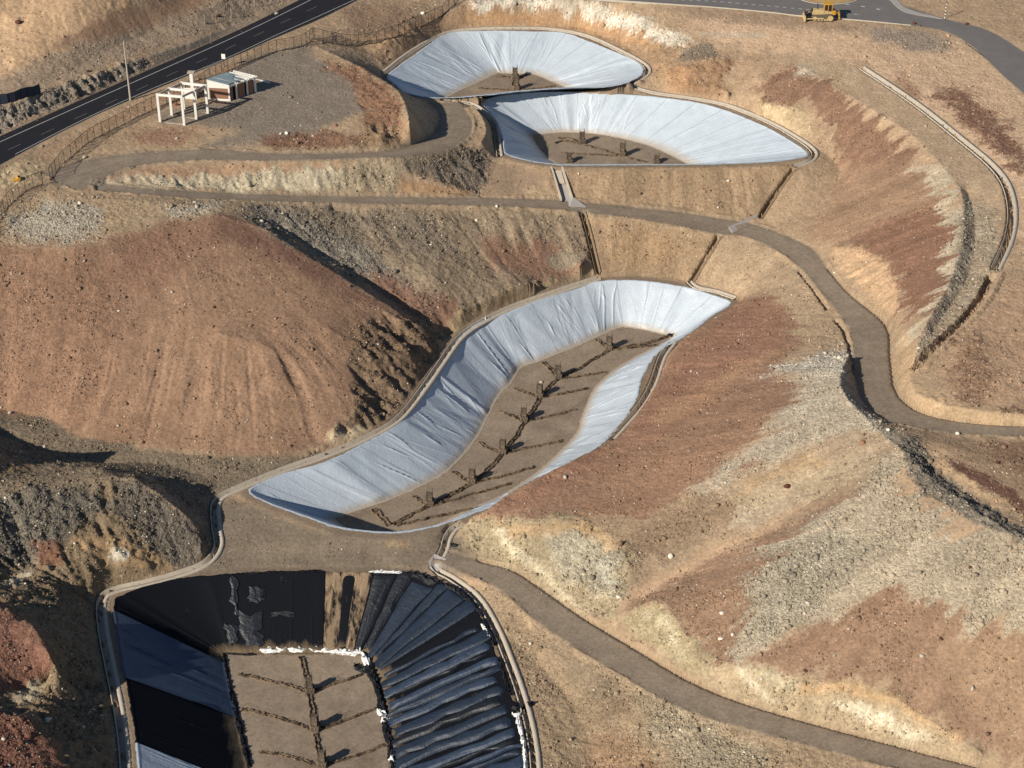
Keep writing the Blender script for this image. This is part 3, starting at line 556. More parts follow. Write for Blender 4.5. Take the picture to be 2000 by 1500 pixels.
for gl in ([(1562,526,7.4),(1580,548,7.8),(1600,575,8.4),(1618,602,8.9)], [(1632,622,9.4),(1648,642,10),(1658,668,10.7),(1662,700,11.4),(1664,735,12.2)], [(1890,84,20.1),(1915,102,20.1),(1950,128,20.1),(1990,158,20.1),(2050,205,20.1)]):
    c_ = resample(PL(gl), .1); V = c_[:, None]+np.array([-1, -.5, 0])*np.linspace(-.15, .25, 4)[None, :, None]; i_, j_ = ij(V[..., 0], V[..., 1]); m = np.zeros((NY, NX), bool); m[i_.clip(0, NY-1), j_.clip(0, NX-1)] = True
    Z[m] -= .6
# carve channels
for name, (c, nrm, ho, hi, dep) in CH.items():
    V = c[:, None, :]+nrm[:, None, :]*np.linspace(-hi-.18, hi+.18, 9)[None, :, None]
    cc = np.repeat(V, 3, axis=0); s, n = splat(cc); m = n > 0
    Z[m] = (s[m]/n[m])-dep-.35
def H(x, y):
    """terrain height, bilinear"""
    fx = np.clip((np.asarray(x, float)-X0)/CELL-.5, 0, NX-1.01); fy = np.clip((np.asarray(y, float)-Y0)/CELL-.5, 0, NY-1.01)
    i = fy.astype(int); j = fx.astype(int); a = fx-j; b = fy-i
    return (Z[i, j]*(1-a)+Z[i, j+1]*a)*(1-b)+(Z[i+1, j]*(1-a)+Z[i+1, j+1]*a)*b
def hit(px, py, z0=10.0):
    """first ground point seen at a photo position"""
    a = (px-1000)/FPX; b = (750-py)/FPX; d = np.array([a, CP+b*SP, -SP+b*CP])
    t = np.arange(215, 470, .1); x = a*t; y = d[1]*t; zz = HC+d[2]*t
    h = H(x, y); ok = np.flatnonzero((zz <= h) & (y > Y0) & (y < Y1))
    k = ok[0] if len(ok) else int(np.argmin(abs(zz-z0)))
    return np.array([x[k], y[k], float(h[k])])
# ------------------------------------------------------------------ materials
def newmat(name):
    m = bpy.data.materials.new(name); m.use_nodes = True
    return m, m.node_tree, m.node_tree.nodes, m.node_tree.links, m.node_tree.nodes['Principled BSDF']
def noise(N, L, coord, scale, detail=4, rough=.55, typ=None):
    n = N.new('ShaderNodeTexNoise'); n.inputs['Scale'].default_value = scale; n.inputs['Detail'].default_value = detail; n.inputs['Roughness'].default_value = rough
    L.new(coord, n.inputs['Vector']); return n
def maprange(N, L, val, a, b, c, d):
    n = N.new('ShaderNodeMapRange'); L.new(val, n.inputs[0])
    for k, v in zip((1, 2, 3, 4), (a, b, c, d)): n.inputs[k].default_value = v
    return n.outputs[0]
def math_(N, L, op, a, b=None):
    n = N.new('ShaderNodeMath'); n.operation = op
    for k, v in enumerate((a, b)):
        if v is None: continue
        if isinstance(v, (int, float)): n.inputs[k].default_value = v
        else: L.new(v, n.inputs[k])
    return n.outputs[0]
def mix(N, L, fac, a, b, mode='MIX'):
    n = N.new('ShaderNodeMix'); n.data_type = 'RGBA'; n.blend_type = mode
    for k, v in ((0, fac), (6, a), (7, b)):
        if isinstance(v, (int, float)): n.inputs[k].default_value = v
        elif isinstance(v, (tuple, list, np.ndarray)): n.inputs[k].default_value = (*[float(q) for q in v[:3]], 1)
        else: L.new(v, n.inputs[k])
    return n.outputs[2]
def mat_ground():
    m, t, N, L, B = newmat('desert_soil')
    tc = N.new('ShaderNodeTexCoord').outputs['Object']
    at = N.new('ShaderNodeAttribute'); at.attribute_name = 'Col'
    st = N.new('ShaderNodeAttribute'); st.attribute_name = 'Stone'
    n1 = noise(N, L, tc, .35, 5, .6); n2 = noise(N, L, tc, 2.2, 6, .7); n3 = noise(N, L, tc, 9, 3, .7)
    v1 = maprange(N, L, n1.outputs[0], .3, .7, .86, 1.14); v2 = maprange(N, L, n2.outputs[0], .3, .7, .74, 1.24)
    k = math_(N, L, 'MULTIPLY', v1, v2)
    # stones: voronoi cells, some pale and some dark
    vo = N.new('ShaderNodeTexVoronoi'); vo.inputs['Scale'].default_value = 3.6; L.new(tc, vo.inputs['Vector'])
    sep = N.new('ShaderNodeSeparateColor'); L.new(vo.outputs['Color'], sep.inputs[0])
    val = maprange(N, L, sep.outputs[0], 0, 1, .62, 1.42)
    cellv = mix(N, L, math_(N, L, 'MULTIPLY', st.outputs['Fac'], .75), (1, 1, 1), val)
    c = mix(N, L, 1.0, at.outputs['Color'], k, 'MULTIPLY'); c = mix(N, L, 1.0, c, cellv, 'MULTIPLY')
    L.new(c, B.inputs['Base Color']); B.inputs['Roughness'].default_value = .95; B.inputs['Specular IOR Level'].default_value = .15
    h = math_(N, L, 'ADD', math_(N, L, 'MULTIPLY', n2.outputs[0], .35), math_(N, L, 'MULTIPLY', n3.outputs[0], .16))
    h2 = math_(N, L, 'MULTIPLY', vo.outputs['Distance'], math_(N, L, 'MULTIPLY', st.outputs['Fac'], -.35))
    h = math_(N, L, 'ADD', h, h2)
    rr = maprange(N, L, st.outputs['Fac'], 0, 1, .25, 1.0)
    bp = N.new('ShaderNodeBump'); bp.inputs['Distance'].default_value = .45; L.new(h, bp.inputs['Height']); L.new(rr, bp.inputs['Strength'])
    L.new(bp.outputs[0], B.inputs['Normal'])
    return m
def mat_simple(name, col, rough=.8, var=.12, scale=3.0, bump=.0, bscale=8, metal=0, spec=.3, streak=None):
    m, t, N, L, B = newmat(name)
    tc = N.new('ShaderNodeTexCoord').outputs['Object']
    n = noise(N, L, tc, scale, 5, .65); v = maprange(N, L, n.outputs[0], .25, .75, 1-var, 1+var)
    c = mix(N, L, 1.0, tuple(lin(col)), v, 'MULTIPLY'); L.new(c, B.inputs['Base Color'])
    B.inputs['Roughness'].default_value = rough; B.inputs['Metallic'].default_value = metal; B.inputs['Specular IOR Level'].default_value = spec
    if bump:
        n2 = noise(N, L, tc, bscale, 4, .6); bp = N.new('ShaderNodeBump'); bp.inputs['Strength'].default_value = bump; bp.inputs['Distance'].default_value = .1
        L.new(n2.outputs[0], bp.inputs['Height']); L.new(bp.outputs[0], B.inputs['Normal'])
    return m
M = {}
M['ground'] = mat_ground()
M['liner'] = mat_simple('white_geomembrane', (196,203,207), .5, .05, .5, .35, 3.0, 0, .35)
def mat_liner():
    m, t, N, L, B = newmat('white_geomembrane'); tc = N.new('ShaderNodeTexCoord').outputs['Object']; at = N.new('ShaderNodeAttribute'); at.attribute_name = 'Toe'
    n = noise(N, L, tc, .5, 5, .6); n2 = noise(N, L, tc, 2.4, 5, .7)
    c = mix(N, L, 1.0, tuple(lin((182,189,194))), maprange(N, L, n.outputs[0], .3, .7, .93, 1.05), 'MULTIPLY')
    rn = N.new('ShaderNodeAttribute'); rn.attribute_name = 'Run'; q = math_(N, L, 'FRACT', math_(N, L, 'ADD', math_(N, L, 'MULTIPLY', rn.outputs['Fac'], 1/5.8), math_(N, L, 'MULTIPLY', n.outputs[0], .05)))
    sm = maprange(N, L, math_(N, L, 'ABSOLUTE', math_(N, L, 'SUBTRACT', q, .5)), .012, .03, .76, 1.0); c = mix(N, L, 1.0, c, sm, 'MULTIPLY')
    d = maprange(N, L, math_(N, L, 'ADD', at.outputs['Fac'], math_(N, L, 'MULTIPLY', n2.outputs[0], .22)), .96, 1.13, 0, .85)
    d2 = maprange(N, L, n2.outputs[0], .60, .80, 0, .25)
    c = mix(N, L, math_(N, L, 'MAXIMUM', d, d2), c, tuple(lin((168,146,116)))); L.new(c, B.inputs['Base Color']); B.inputs['Roughness'].default_value = .42; B.inputs['Specular IOR Level'].default_value = .4
    n3 = noise(N, L, tc, 1.6, 6, .65); n3.inputs['Distortion'].default_value = 1.2; bp = N.new('ShaderNodeBump'); bp.inputs['Strength'].default_value = .5; bp.inputs['Distance'].default_value = .16
    L.new(n3.outputs[0], bp.inputs['Height']); L.new(bp.outputs[0], B.inputs['Normal']); return m
M['liner'] = mat_liner()
M['linerback'] = mat_simple('weathered_membrane_edge', (215,212,205), .6, .06, 1, .3, 3)
M['black'] = mat_simple('black_geomembrane', (16,19,25), .5, .3, .8, .5, 2.5, 0, .5)
M['navy'] = mat_simple('dusty_dark_blue_geomembrane', (32,41,54), .5, .3, .6, .5, 3, 0, .35)
M['slate'] = mat_simple('dusty_slate_membrane', (43,54,70), .5, .35, 1.2, .5, 4, 0, .4)
M['geotex'] = mat_simple('black_geotextile', (24,23,24), .8, .4, .5, .3, 4, 0, .2)
M['concrete'] = mat_simple('channel_concrete', (176,163,145), .9, .14, 1.2, .2, 6, 0, .2)
M['concrete_dark'] = mat_simple('silted_channel_bed', (112,98,82), .9, .2, 1.2)
M['dirt'] = mat_simple('compacted_dirt_road', (128,111,95), .93, .10, .45, .25, 3.5, 0, .15)
M['asphalt'] = mat_simple('new_asphalt', (36,34,37), .8, .18, .3, .1, 6, 0, .2)
M['asphalt_old'] = mat_simple('grey_asphalt', (112,106,101), .85, .12, .3, .1, 6, 0, .2)
M['paint'] = mat_simple('road_paint', (176,174,170), .7, .2, 2)
M['whitewash'] = mat_simple('white_painted_concrete', (228,222,210), .8, .06, 1.5)
# ------------------------------------------------------------------ build terrain mesh (fine core, coarse margin to the horizon)
ext = np.cumsum(1.6**np.arange(12))*1.0
xs = np.r_[gx[0]-ext[::-1]*3, gx, gx[-1]+ext*3]; ys = np.r_[gy[0]-np.minimum(ext[::-1]*3, 150+ext[::-1]), gy, gy[-1]+ext*3]
pad = len(ext)
Zp = np.pad(Z, pad, mode='edge'); 
XX, YY = np.meshgrid(xs, ys)
V = np.stack([XX, YY, Zp], -1)
ground = grid_mesh('ground', V, M['ground']); tag(ground, 'desert slopes of tan, red and grey soil around the lined ponds', 'ground', kind='structure')
Cp = np.pad(COL, ((pad, pad), (pad, pad), (0, 0)), mode='edge'); Sp = np.pad(STONE, pad, mode='edge')
ca = ground.data.color_attributes.new('Col', 'FLOAT_COLOR', 'POINT')
ca.data.foreach_set('color', np.concatenate([Cp, np.ones(Cp.shape[:2]+(1,), np.float32)], -1).reshape(-1).astype(np.float32))
sa = ground.data.attributes.new('Stone', 'FLOAT', 'POINT'); sa.data.foreach_set('value', Sp.reshape(-1).astype(np.float32))
# ------------------------------------------------------------------ road sheets
def road_sheet(key, name, label, mat, up=.02, m=24):
    A, B = ROADS[key]; V = loft(A, B, int(plen(A)/.8), m).copy(); V[..., 2] += up
    t = np.linspace(0, 1, m); V[..., 2] += .05*np.sin(np.pi*t)[None, :]
    return tag(grid_mesh(name, V, mat), label, 'road', kind='structure')
road_sheet('highway', 'highway', 'black asphalt highway with white lines', M['asphalt'])
road_sheet('junction', 'junction_road', 'grey asphalt roundabout approach', M['asphalt_old'])
# ------------------------------------------------------------------ channels
def channel(key, name, label, mat=None):
    c, nrm, ho, hi, dep = CH[key]
    hi = hi+.06; dep = dep+.15; ho = ho+.12; oa = ho*.72; ob = ho*1.35; offs = [-oa, -oa+.02, -hi-.02, -hi+.03, hi-.03, hi+.02, ob-.02, ob]; zs = [-.25, .07, .07, -dep, -dep, .07, .07, -.25]
    V = np.stack([c+nrm*o+np.array([0, 0, zz]) for o, zz in zip(offs, zs)], 1)
    V[..., 2] += (np.random.default_rng(3).standard_normal(len(c))*.008)[:, None]
    return tag(grid_mesh(name, V, mat or M['concrete'], smooth=False), label, 'drainage channel', 'concrete drainage channels')
CHL = {'pond1': 'concrete ditch curving behind the two upper white ponds', 'pond2': 'short concrete ditch on the left side of the second white pond',
 'pond3_left': 'long winding concrete ditch left of the big white pond and the black pond', 'pond3_right': 'short curved ditch at the far right tip of the big white pond',
 'pond3_east': 'ditch on the right side of the big white pond below the red slope', 'outlet': 'short ditch running down from the big white pond to the concrete basin', 'pond4_right': 'pale concrete ditch curving down the right side of the black pond',
 'hill': 'long straight then curved ditch on the upper right plateau', 'chute_a': 'left one of the two straight concrete chutes dropping to the big white pond',
 'chute_b': 'right one of the two straight concrete chutes dropping to the big white pond', 'chute_c': 'concrete chute from the right tip of the second pond down to the dirt road'}
M['chute'] = mat_simple('dusty_chute_concrete', (128,108,84), .9, .15, 1.2, .2, 6, 0, .2)
for k, l in CHL.items(): channel(k, 'drainage_chute' if 'chute' in k else 'drainage_channel', l, M['chute'] if 'chute' in k else None)
# ------------------------------------------------------------------ liners
def wrinkle(nu, L, nv, seed, amp=.10, dens=1.4, slant=1.5, wall=9.0):
    """sharp folds running from rim to floor; returns (nu,nv)"""
    g = np.random.default_rng(seed); u = np.linspace(0, L, nu)[:, None]; t = np.linspace(0, 1, nv)[None, :]
    o = np.zeros((nu, nv))
    for k in range(int(L*dens)):
        c = g.random()*L; sl = g.normal(0, slant); a = amp*g.random()**2*1.9; wd = .05+.10*g.random()
        t0, t1 = sorted(g.random(2)*1.3-.15); 
        cen = c+sl*(t-.5)+.25*np.sin(t*g.uniform(2, 6)+g.random()*6)
        d = (u-cen+L/2) % L-L/2
        env = np.clip((t-t0)*8, 0, 1)*np.clip((t1-t)*8, 0, 1)
        o += a*np.exp(-np.abs(d)/wd)*env
    for k in range(int(L*dens*.35)):
        c = g.random()*L; a = g.normal(0, amp*.7); wd = .5+1.2*g.random()
        d = (u-c-g.normal(0, slant)*(t-.5)+L/2) % L-L/2; o += a*np.exp(-(d/wd)**2)
    return o
def liner(key, i0=None, i1=None, mat=None, name='pond_liner', label='', seed=1, amp=.1, slant=1.2, over=.45, nv=60, parent=None, t0=0, t1=1, dens=1.4, cat='pond liner', step=.13, lift=0):
    Rm, Fl = PONDS[key]; closed = i0 is None
    n = int(plen(np.vstack([Rm, Rm[:1]]))/step)
    full = loft(Rm, Fl, n, nv, True)
    L = n*step
    d = full[:, 0]-full[:, -1]; d[:, 2] = 0; d /= np.linalg.norm(d, axis=1)[:, None]
    W = wrinkle(n, L, nv, seed, amp, dens, slant)
    nrm = -d*.5+np.array([0, 0, .86]); t = np.linspace(0, 1, nv)
    W = np.maximum(W, -.28); full = full+nrm[:, None, :]*(W*np.clip(wall_off(t)*1.2, 0, 1)[None, :])[..., None]
    full[..., 2] += .02+lift
    g = np.random.default_rng(seed+5); e = np.convolve(g.standard_normal(n+20), np.ones(6)/6, 'same')[:n]*.16
    lip = full[:, :1]+d[:, None]*(over+e)[:, None, None]+np.array([0, 0, .03]); lip2 = full[:, :1]+d[:, None]*.1+np.array([0, 0, .09+.0])
    toe = full[:, -1:]-d[:, None]*(.3+np.abs(e)*1.5)[:, None, None]+np.array([0, 0, .02])
    V = np.concatenate([lip, lip2, full, toe], 1)
    tv = np.concatenate([[-.05, 0], t, [1.05]]); TV = np.repeat(tv[None], n, 0)
    def fin(o, tvv):
        a_ = o.data.attributes.new('Toe', 'FLOAT', 'POINT'); a_.data.foreach_set('value', tvv.reshape(-1).astype(np.float32)); ru = np.repeat((np.arange(tvv.shape[0])*step)[:, None], tvv.shape[1], 1); b_ = o.data.attributes.new('Run', 'FLOAT', 'POINT'); b_.data.foreach_set('value', ru.reshape(-1).astype(np.float32)); return tag(o, label, cat)
    if closed: return fin(grid_mesh(name, V[:-1], mat, True, parent=parent), TV[:-1])
    idx = np.arange(int(i0*n), int(i1*n)) % n
    V = V[idx]
    if t0 > 0 or t1 < 1: V = V[:, int(t0*(nv+3)):int(t1*(nv+3))+1]
    return fin(grid_mesh(name, V, mat, parent=parent), TV[idx])
liner(1, mat=M['liner'], label='white geomembrane lining the farthest pond at the top', seed=3, amp=.09, slant=2.6, dens=2.2)
liner(2, mat=M['liner'], label='white geomembrane lining the second pond, with a shaded left wall', seed=4, amp=.09, slant=2.6, dens=2.2)
liner(3, mat=M['liner'], label='white geomembrane lining the long curved pond in the middle', seed=5, amp=.11, slant=2.4, dens=2.3)
#@@PART2
# ------------------------------------------------------------------ black pond
def fr(key, idx):
    Rm = PONDS[key][0]; c = resample(Rm, 1, True, n=2000); L = np.r_[0, np.cumsum(np.linalg.norm(np.diff(c[:, :2], axis=0), axis=1))]
    a = int(idx) % len(Rm); b = (a+1) % len(Rm); p = Rm[a]*(1-idx+int(idx))+Rm[b]*(idx-int(idx))
    k = np.argmin(np.linalg.norm(c[:, :2]-p[:2], axis=1)); f = L[k]/L[-1]
    return f+(1 if idx >= len(Rm) else 0)
def mat_stained(name, c1, c2, scale, lo, hi, rough=.7, streak=False):
    m, t, N, L, B = newmat(name); tc = N.new('ShaderNodeTexCoord').outputs['Object']
    mp = N.new('ShaderNodeMapping'); mp.inputs['Scale'].default_value = (1, .35 if streak else 1, .25 if streak else 1); L.new(tc, mp.inputs[0])
    n = noise(N, L, mp.outputs[0], scale, 5, .65); f = maprange(N, L, n.outputs[0], lo, hi, 0, 1)
    if streak:
        sx = N.new('ShaderNodeSeparateXYZ'); L.new(tc, sx.inputs[0]); hz = maprange(N, L, math_(N, L, 'ADD', sx.outputs[2], math_(N, L, 'MULTIPLY', n.outputs[0], 1.8)), -7.0, -6.1, 1, 0)
        f = math_(N, L, 'MAXIMUM', f, hz) if streak == 2 else math_(N, L, 'MULTIPLY', f, math_(N, L, 'SUBTRACT', 1, hz))
    n2 = noise(N, L, tc, scale*5, 4, .6)
    c = mix(N, L, f, tuple(lin(c1)), tuple(lin(c2))); c = mix(N, L, 1.0, c, maprange(N, L, n2.outputs[0], .3, .7, .75, 1.25), 'MULTIPLY')
    L.new(c, B.inputs['Base Color']); B.inputs['Roughness'].default_value = rough; B.inputs['Specular IOR Level'].default_value = .12
    bp = N.new('ShaderNodeBump'); bp.inputs['Strength'].default_value = .5; bp.inputs['Distance'].default_value = .1
    L.new(n2.outputs[0], bp.inputs['Height']); L.new(bp.outputs[0], B.inputs['Normal'])
    return m
M['dusty'] = mat_stained('dust_covered_geotextile', (142,120,95), (24,23,24), 1.1, .44, .6, .8, 1)
M['gtx'] = mat_stained('black_geotextile_with_dust', (14,16,21), (118,100,78), .8, .66, .9, .75, 2)
M['drain'] = mat_stained('dirty_drain_fabric', (44,38,33), (120,101,80), 1.6, .38, .58, .9)
M['navy_left'] = mat_simple('sky_sheen_blue_grey_membrane', (58,69,86), .42, .22, .8, .5, 3, 0, .45)  # base colour lightened to stand in for sky reflection on the left sheet
M['crumple_white'] = mat_stained('crumpled_white_sheet', (226,224,218), (180,172,160), 1.2, .5, .8, .5)
M['crumple_black'] = mat_stained('crumpled_black_sheet', (26,27,31), (60,58,58), 1.0, .5, .8, .45)
liner(4, mat=M['gtx'], label='black dusty geotextile lying under the loose sheets of the black pond', seed=8, amp=.06, slant=.3, over=.2)
liner(4, fr(4, .25), fr(4, 6.1), M['gtx'], 'geotextile_sheet', 'flat black geotextile hanging on the far wall of the black pond', 9, .05, .2, .35, 60, cat='geotextile', dens=.8, lift=.10)
liner(4, fr(4, 6.1), fr(4, 7.45), M['dusty'], 'geotextile_sheet', 'dusty brown fabric on the far wall of the black pond', 10, .14, .4, .2, 60, cat='geotextile', dens=2.4, lift=.12)
liner(4, fr(4, 29.02), fr(4, 30.8), M['navy_left'], 'geomembrane_sheet', 'dark blue sheet with diagonal seams on the left wall of the black pond', 11, .13, .1, .4, 60, cat='geomembrane', dens=1.6, lift=.22)
liner(4, fr(4, 26.9), fr(4, 29.05), M['gtx'], 'geotextile_sheet', 'plain black sheet on the left wall between the blue and white sheets', 12, .05, .15, .3, 60, cat='geotextile', dens=.8, lift=.12)
liner(4, fr(4, 23.2), fr(4, 26.95), M['liner'], 'geomembrane_sheet', 'white sheet at the bottom left corner of the black pond', 13, .07, .3, .4, 60, cat='geomembrane', dens=1.2, lift=.2)
def panel(u0, u1, seed, mat, label, bulge=.42, lift=.12, tr=None, name='geomembrane_strip', group='loose dark membrane strips on the right wall of the black pond', wob=.0005):
    """one loose membrane strip lying down the wall, bulged between its long edges"""
    Rm, Fl = PONDS[4]; g = np.random.default_rng(seed); nu, nv = 17, 90
    full = PANEL_BASE; n = len(full)
    s = np.linspace(0, 1, nu); t = np.linspace(0, 1, nv)
    jit0 = np.interp(t, np.linspace(0, 1, 9), g.normal(0, wob, 9)); jit1 = np.interp(t, np.linspace(0, 1, 9), g.normal(0, wob, 9))
    uu = (u0+jit0)[None, :]*(1-s[:, None])+(u1+jit1)[None, :]*s[:, None]
    top = g.uniform(-.04, .06); bot = g.uniform(.93, 1.0)
    if tr: top, bot = tr
    edge = .06*(bot-top) if tr else 0
    tt = np.clip(top+(bot-top)*t[None, :]+edge*np.interp(s, np.linspace(0, 1, 5), g.normal(0, 1, 5))[:, None]*(1-2*t[None, :]), -.05, 1)+.012*np.sin(s*3.1)[:, None]*g.normal()
    a = (uu % 1)*(n-1); i = np.clip(a.astype(int), 0, n-2); f = (a-i)[..., None]
    Rr = full[i, 0]*(1-f)+full[i+1, 0]*f; Ff = full[i, -1]*(1-f)+full[i+1, -1]*f
    V = Rr*(1-tt[..., None])+Ff*tt[..., None]
    d = Rr-Ff; d[..., 2] = 0; d /= np.linalg.norm(d, axis=2)[..., None]; nm = -d*.5+np.array([0, 0, .86])
    sh = (1-np.abs(2*s-1)**3.2)[:, None]*bulge*np.interp(t, [0, .06, .5, .93, 1], [.35, .9, 1, .8, .3])[None, :]
    sh = sh*(1+.05*np.interp(t, np.linspace(0, 1, 12), g.normal(0, 1, 12))[None, :])
    fold = 0
    for k in range(9):
        c = g.random(); sl = g.normal(0, .5); wd = .02+.03*g.random(); fold = fold+g.uniform(-.06, .05)*np.exp(-np.abs(s[:, None]-c-sl*(t[None, :]-.5))/wd)
    for k in range(7):
        c = g.random(); sl = g.normal(0, .3); fold = fold+g.uniform(-.03, .03)*np.exp(-np.abs(t[None, :]-c-sl*s[:, None])/.012)
    hh = lift+sh+fold+g.normal(0, .012, (nu, nv))
    V = V+nm*hh[..., None]; V[:, 0] += d[:, 0]*.25; V[:, 0, 2] -= .2
    return tag(grid_mesh(name, V, mat), label, 'geomembrane', group)
PANEL_BASE = loft(*PONDS[4], 1500, 2, True)
c0, c1 = fr(4, 7.5), fr(4, 12.1); us = [c0, c0+.018, c0+.042, c0+.060, c0+.082, c1-.026, c1]
us = np.linspace(c0, c1, 8)+np.r_[0, rng.normal(0, .002, 6), 0]
for k in range(7):
    if k == 6: continue
    panel(us[k], us[k+1]-.0015, 300+k, M['navy'] if k not in (0, 1) else M['black'], 'dark blue sheet fanned over the far right corner of the black pond', .22)
c2, c3 = fr(4, 12.15), fr(4, 19.5); nst = 26; us = np.cumsum(np.r_[0, rng.uniform(.45, 1.7, nst)]); us = c2+(c3-c2)*us/us[-1]
for k in range(nst):
    a = us[k]+rng.normal(0, .0005); b = us[k+1]-.0020
    panel(a, b, 400+k, (M['navy'], M['navy'], M['slate'], M['navy'], M['black'], M['slate'])[(k*7+k//3) % 6], 'long puffed dark blue strip lying down the right wall of the black pond', float(rng.uniform(.26, .55)), float(rng.uniform(.05, .2)), wob=.0009)
for q, (ia, ib, ta, tb, lab) in enumerate(((4.42, 4.95, .48, .88, 'shiny blue torn membrane patch low on the far wall of the black pond'), (4.28, 4.42, .02, .5, 'narrow blue flap hanging from the far rim of the black pond'), (3.95, 4.3, .62, .9, 'small blue scrap low in the left corner of the far wall'), (4.7, 5.0, .15, .34, 'rounded blue scrap high on the far wall of the black pond'), (5.15, 5.5, .5, .56, 'thin pale blue scrap in the middle of the far wall'))):
    panel(fr(4, ia), fr(4, ib), 600+q, M['black'], lab, .10, .20, (ta, tb), 'geomembrane_scrap', None, .0016)
def crumple(name, pts, width, height, mat, label, cat, seed, group=None, step=.3, jag=.5):
    """heap or ribbon of crumpled sheet following a ground path"""
    g = np.random.default_rng(seed)
    c = resample(np.array([list(hit(*p[:2])) for p in pts]), step); n = len(c); nv = 15
    t = np.gradient(c[:, :2], axis=0); t /= np.linalg.norm(t, axis=1)[:, None]+1e-9; nn = np.stack([-t[:, 1], t[:, 0]], 1)
    s = np.linspace(-1, 1, nv)
    wv = width*(1+jag*np.interp(np.arange(n), np.arange(0, n+8, 4), g.normal(0, .6, len(np.arange(0, n+8, 4)))))
    wv *= np.clip(np.minimum(np.arange(n)+1, n-np.arange(n))/3, .3, 1)
    XY = c[:, None, :2]+nn[:, None, :]*(s[None, :]*wv[:, None]/2)[..., None]+g.normal(0, .06, (n, nv, 2))
    zz = H(XY[..., 0], XY[..., 1])
    nz = g.normal(0, .8, (n, nv)); nz[:, 1:-1] = (nz[:, :-2]+nz[:, 1:-1]*2+nz[:, 2:])/2.6; hgt = height*(1-s**2)[None, :]*(.45+np.abs(nz)*.8); hgt[:, [0, -1]] = .01
    V = np.concatenate([XY, (zz+hgt+.03)[..., None]], -1); V[:, [0, -1], 2] -= .08; V[[0, -1], :, 2] -= .05
    return tag(grid_mesh(name, V, mat, smooth=False), label, cat, group)
CW, CB = M['crumple_white'], M['crumple_black']
crumple('crumpled_sheet', [(508,1272),(560,1271),(610,1270),(660,1274),(702,1277)], 1.0, .35, CW, 'long white crumpled sheet along the far edge of the black pond floor', 'plastic sheet', 1)
crumple('crumpled_sheet', [(640,1267),(670,1269),(695,1272)], .9, .4, CB, 'black crumpled sheet beside the end of the long white crumpled sheet', 'plastic sheet', 2)
crumple('crumpled_sheet', [(700,1268),(712,1285),(722,1305)], 1.1, .5, CW, 'white and torn sheet heap at the far right corner of the black pond floor', 'plastic sheet', 3)
crumple('crumpled_sheet', [(692,1300),(705,1308),(722,1310)], 1.3, .45, CB, 'black scrap heap at the far right corner of the black pond floor', 'plastic sheet', 4)
crumple('crumpled_sheet', [(738,1388),(752,1400),(755,1415)], 1.6, .5, CW, 'white crumpled heap halfway along the right edge of the black pond floor', 'plastic sheet', 5)
crumple('crumpled_sheet', [(765,1470),(767,1485),(770,1500)], .8, .35, CW, 'white crumpled heap at the bottom edge right of the black pond floor', 'plastic sheet', 6)
crumple('crumpled_sheet', [(722,1308),(738,1345),(748,1385),(758,1430),(766,1470),(772,1520)], 1.3, .4, CB, 'black crumpled toe of the strips along the right edge of the floor', 'plastic sheet', 7)
crumple('crumpled_sheet', [(436,1278),(442,1310),(448,1345),(462,1400),(472,1440),(488,1500)], .8, .3, CB, 'black crumpled toe of the left sheets along the left edge of the floor', 'plastic sheet', 8)
crumple('crumpled_sheet', [(440,1277),(470,1279),(500,1279)], .35, .15, CB, 'thin dark strip of scrap at the far left corner of the floor', 'plastic sheet', 9)
crumple('crumpled_sheet', [(792,1123),(805,1122),(822,1128),(838,1136),(858,1140)], 1.3, .5, CB, 'pile of black scraps on the far right rim of the black pond', 'plastic sheet', 10)
crumple('crumpled_sheet', [(720,1119),(750,1118),(790,1121)], .45, .25, CW, 'white scraps along the far rim of the black pond', 'plastic sheet', 11)
crumple('crumpled_sheet', [(860,1143),(885,1150),(905,1162),(925,1182),(943,1205)], .9, .35, CB, 'black scraps along the curved right rim of the black pond', 'plastic sheet', 12)
crumple('crumpled_sheet', [(945,1210),(955,1235),(968,1262)], .9, .35, CB, 'black scraps on the right rim where the long strips begin', 'plastic sheet', 14)
crumple('crumpled_sheet', [(940,1222),(950,1235),(958,1248)], .5, .3, CW, 'pale torn sheet on the right rim where the long strips begin', 'plastic sheet', 15)
crumple('crumpled_sheet', [(972,1285),(985,1320),(998,1360)], .5, .3, CB, 'black scraps on the right rim before the sheet over the ditch', 'plastic sheet', 16)
crumple('crumpled_sheet', [(998,1383),(1015,1384),(1030,1384),(1042,1376)], 1.5, .45, CB, 'black sheet pulled over the concrete ditch right of the black pond', 'plastic sheet', 17)
crumple('crumpled_sheet', [(1000,1398),(1012,1400),(1024,1392)], .7, .3, CW, 'small white sheet below the black sheet over the ditch', 'plastic sheet', 18)
crumple('crumpled_sheet', [(1010,1400),(1018,1430),(1024,1465),(1028,1520)], .6, .3, CW, 'white torn edge on the lower right rim of the black pond', 'plastic sheet', 19)
crumple('crumpled_sheet', [(1304,656),(1312,656),(1318,654)], .8, .35, CB, 'small black scrap heap in the far right corner of the big white pond', 'plastic sheet', 20)
crumple('crumpled_sheet', [(880,1066),(887,1067),(893,1067)], .5, .3, CB, 'small black scrap beside the ditch between the big white pond and the black pond', 'plastic sheet', 21)
crumple('crumpled_sheet', [(425,1125),(520,1120),(600,1118),(630,1117)], .7, .18, CB, 'folded black edge along the far rim of the black pond', 'plastic sheet', 22)
crumple('crumpled_sheet', [(942,630),(948,627),(952,626)], .8, .5, CW, 'small white bundle on the upper left rim of the big white pond', 'plastic sheet', 23)
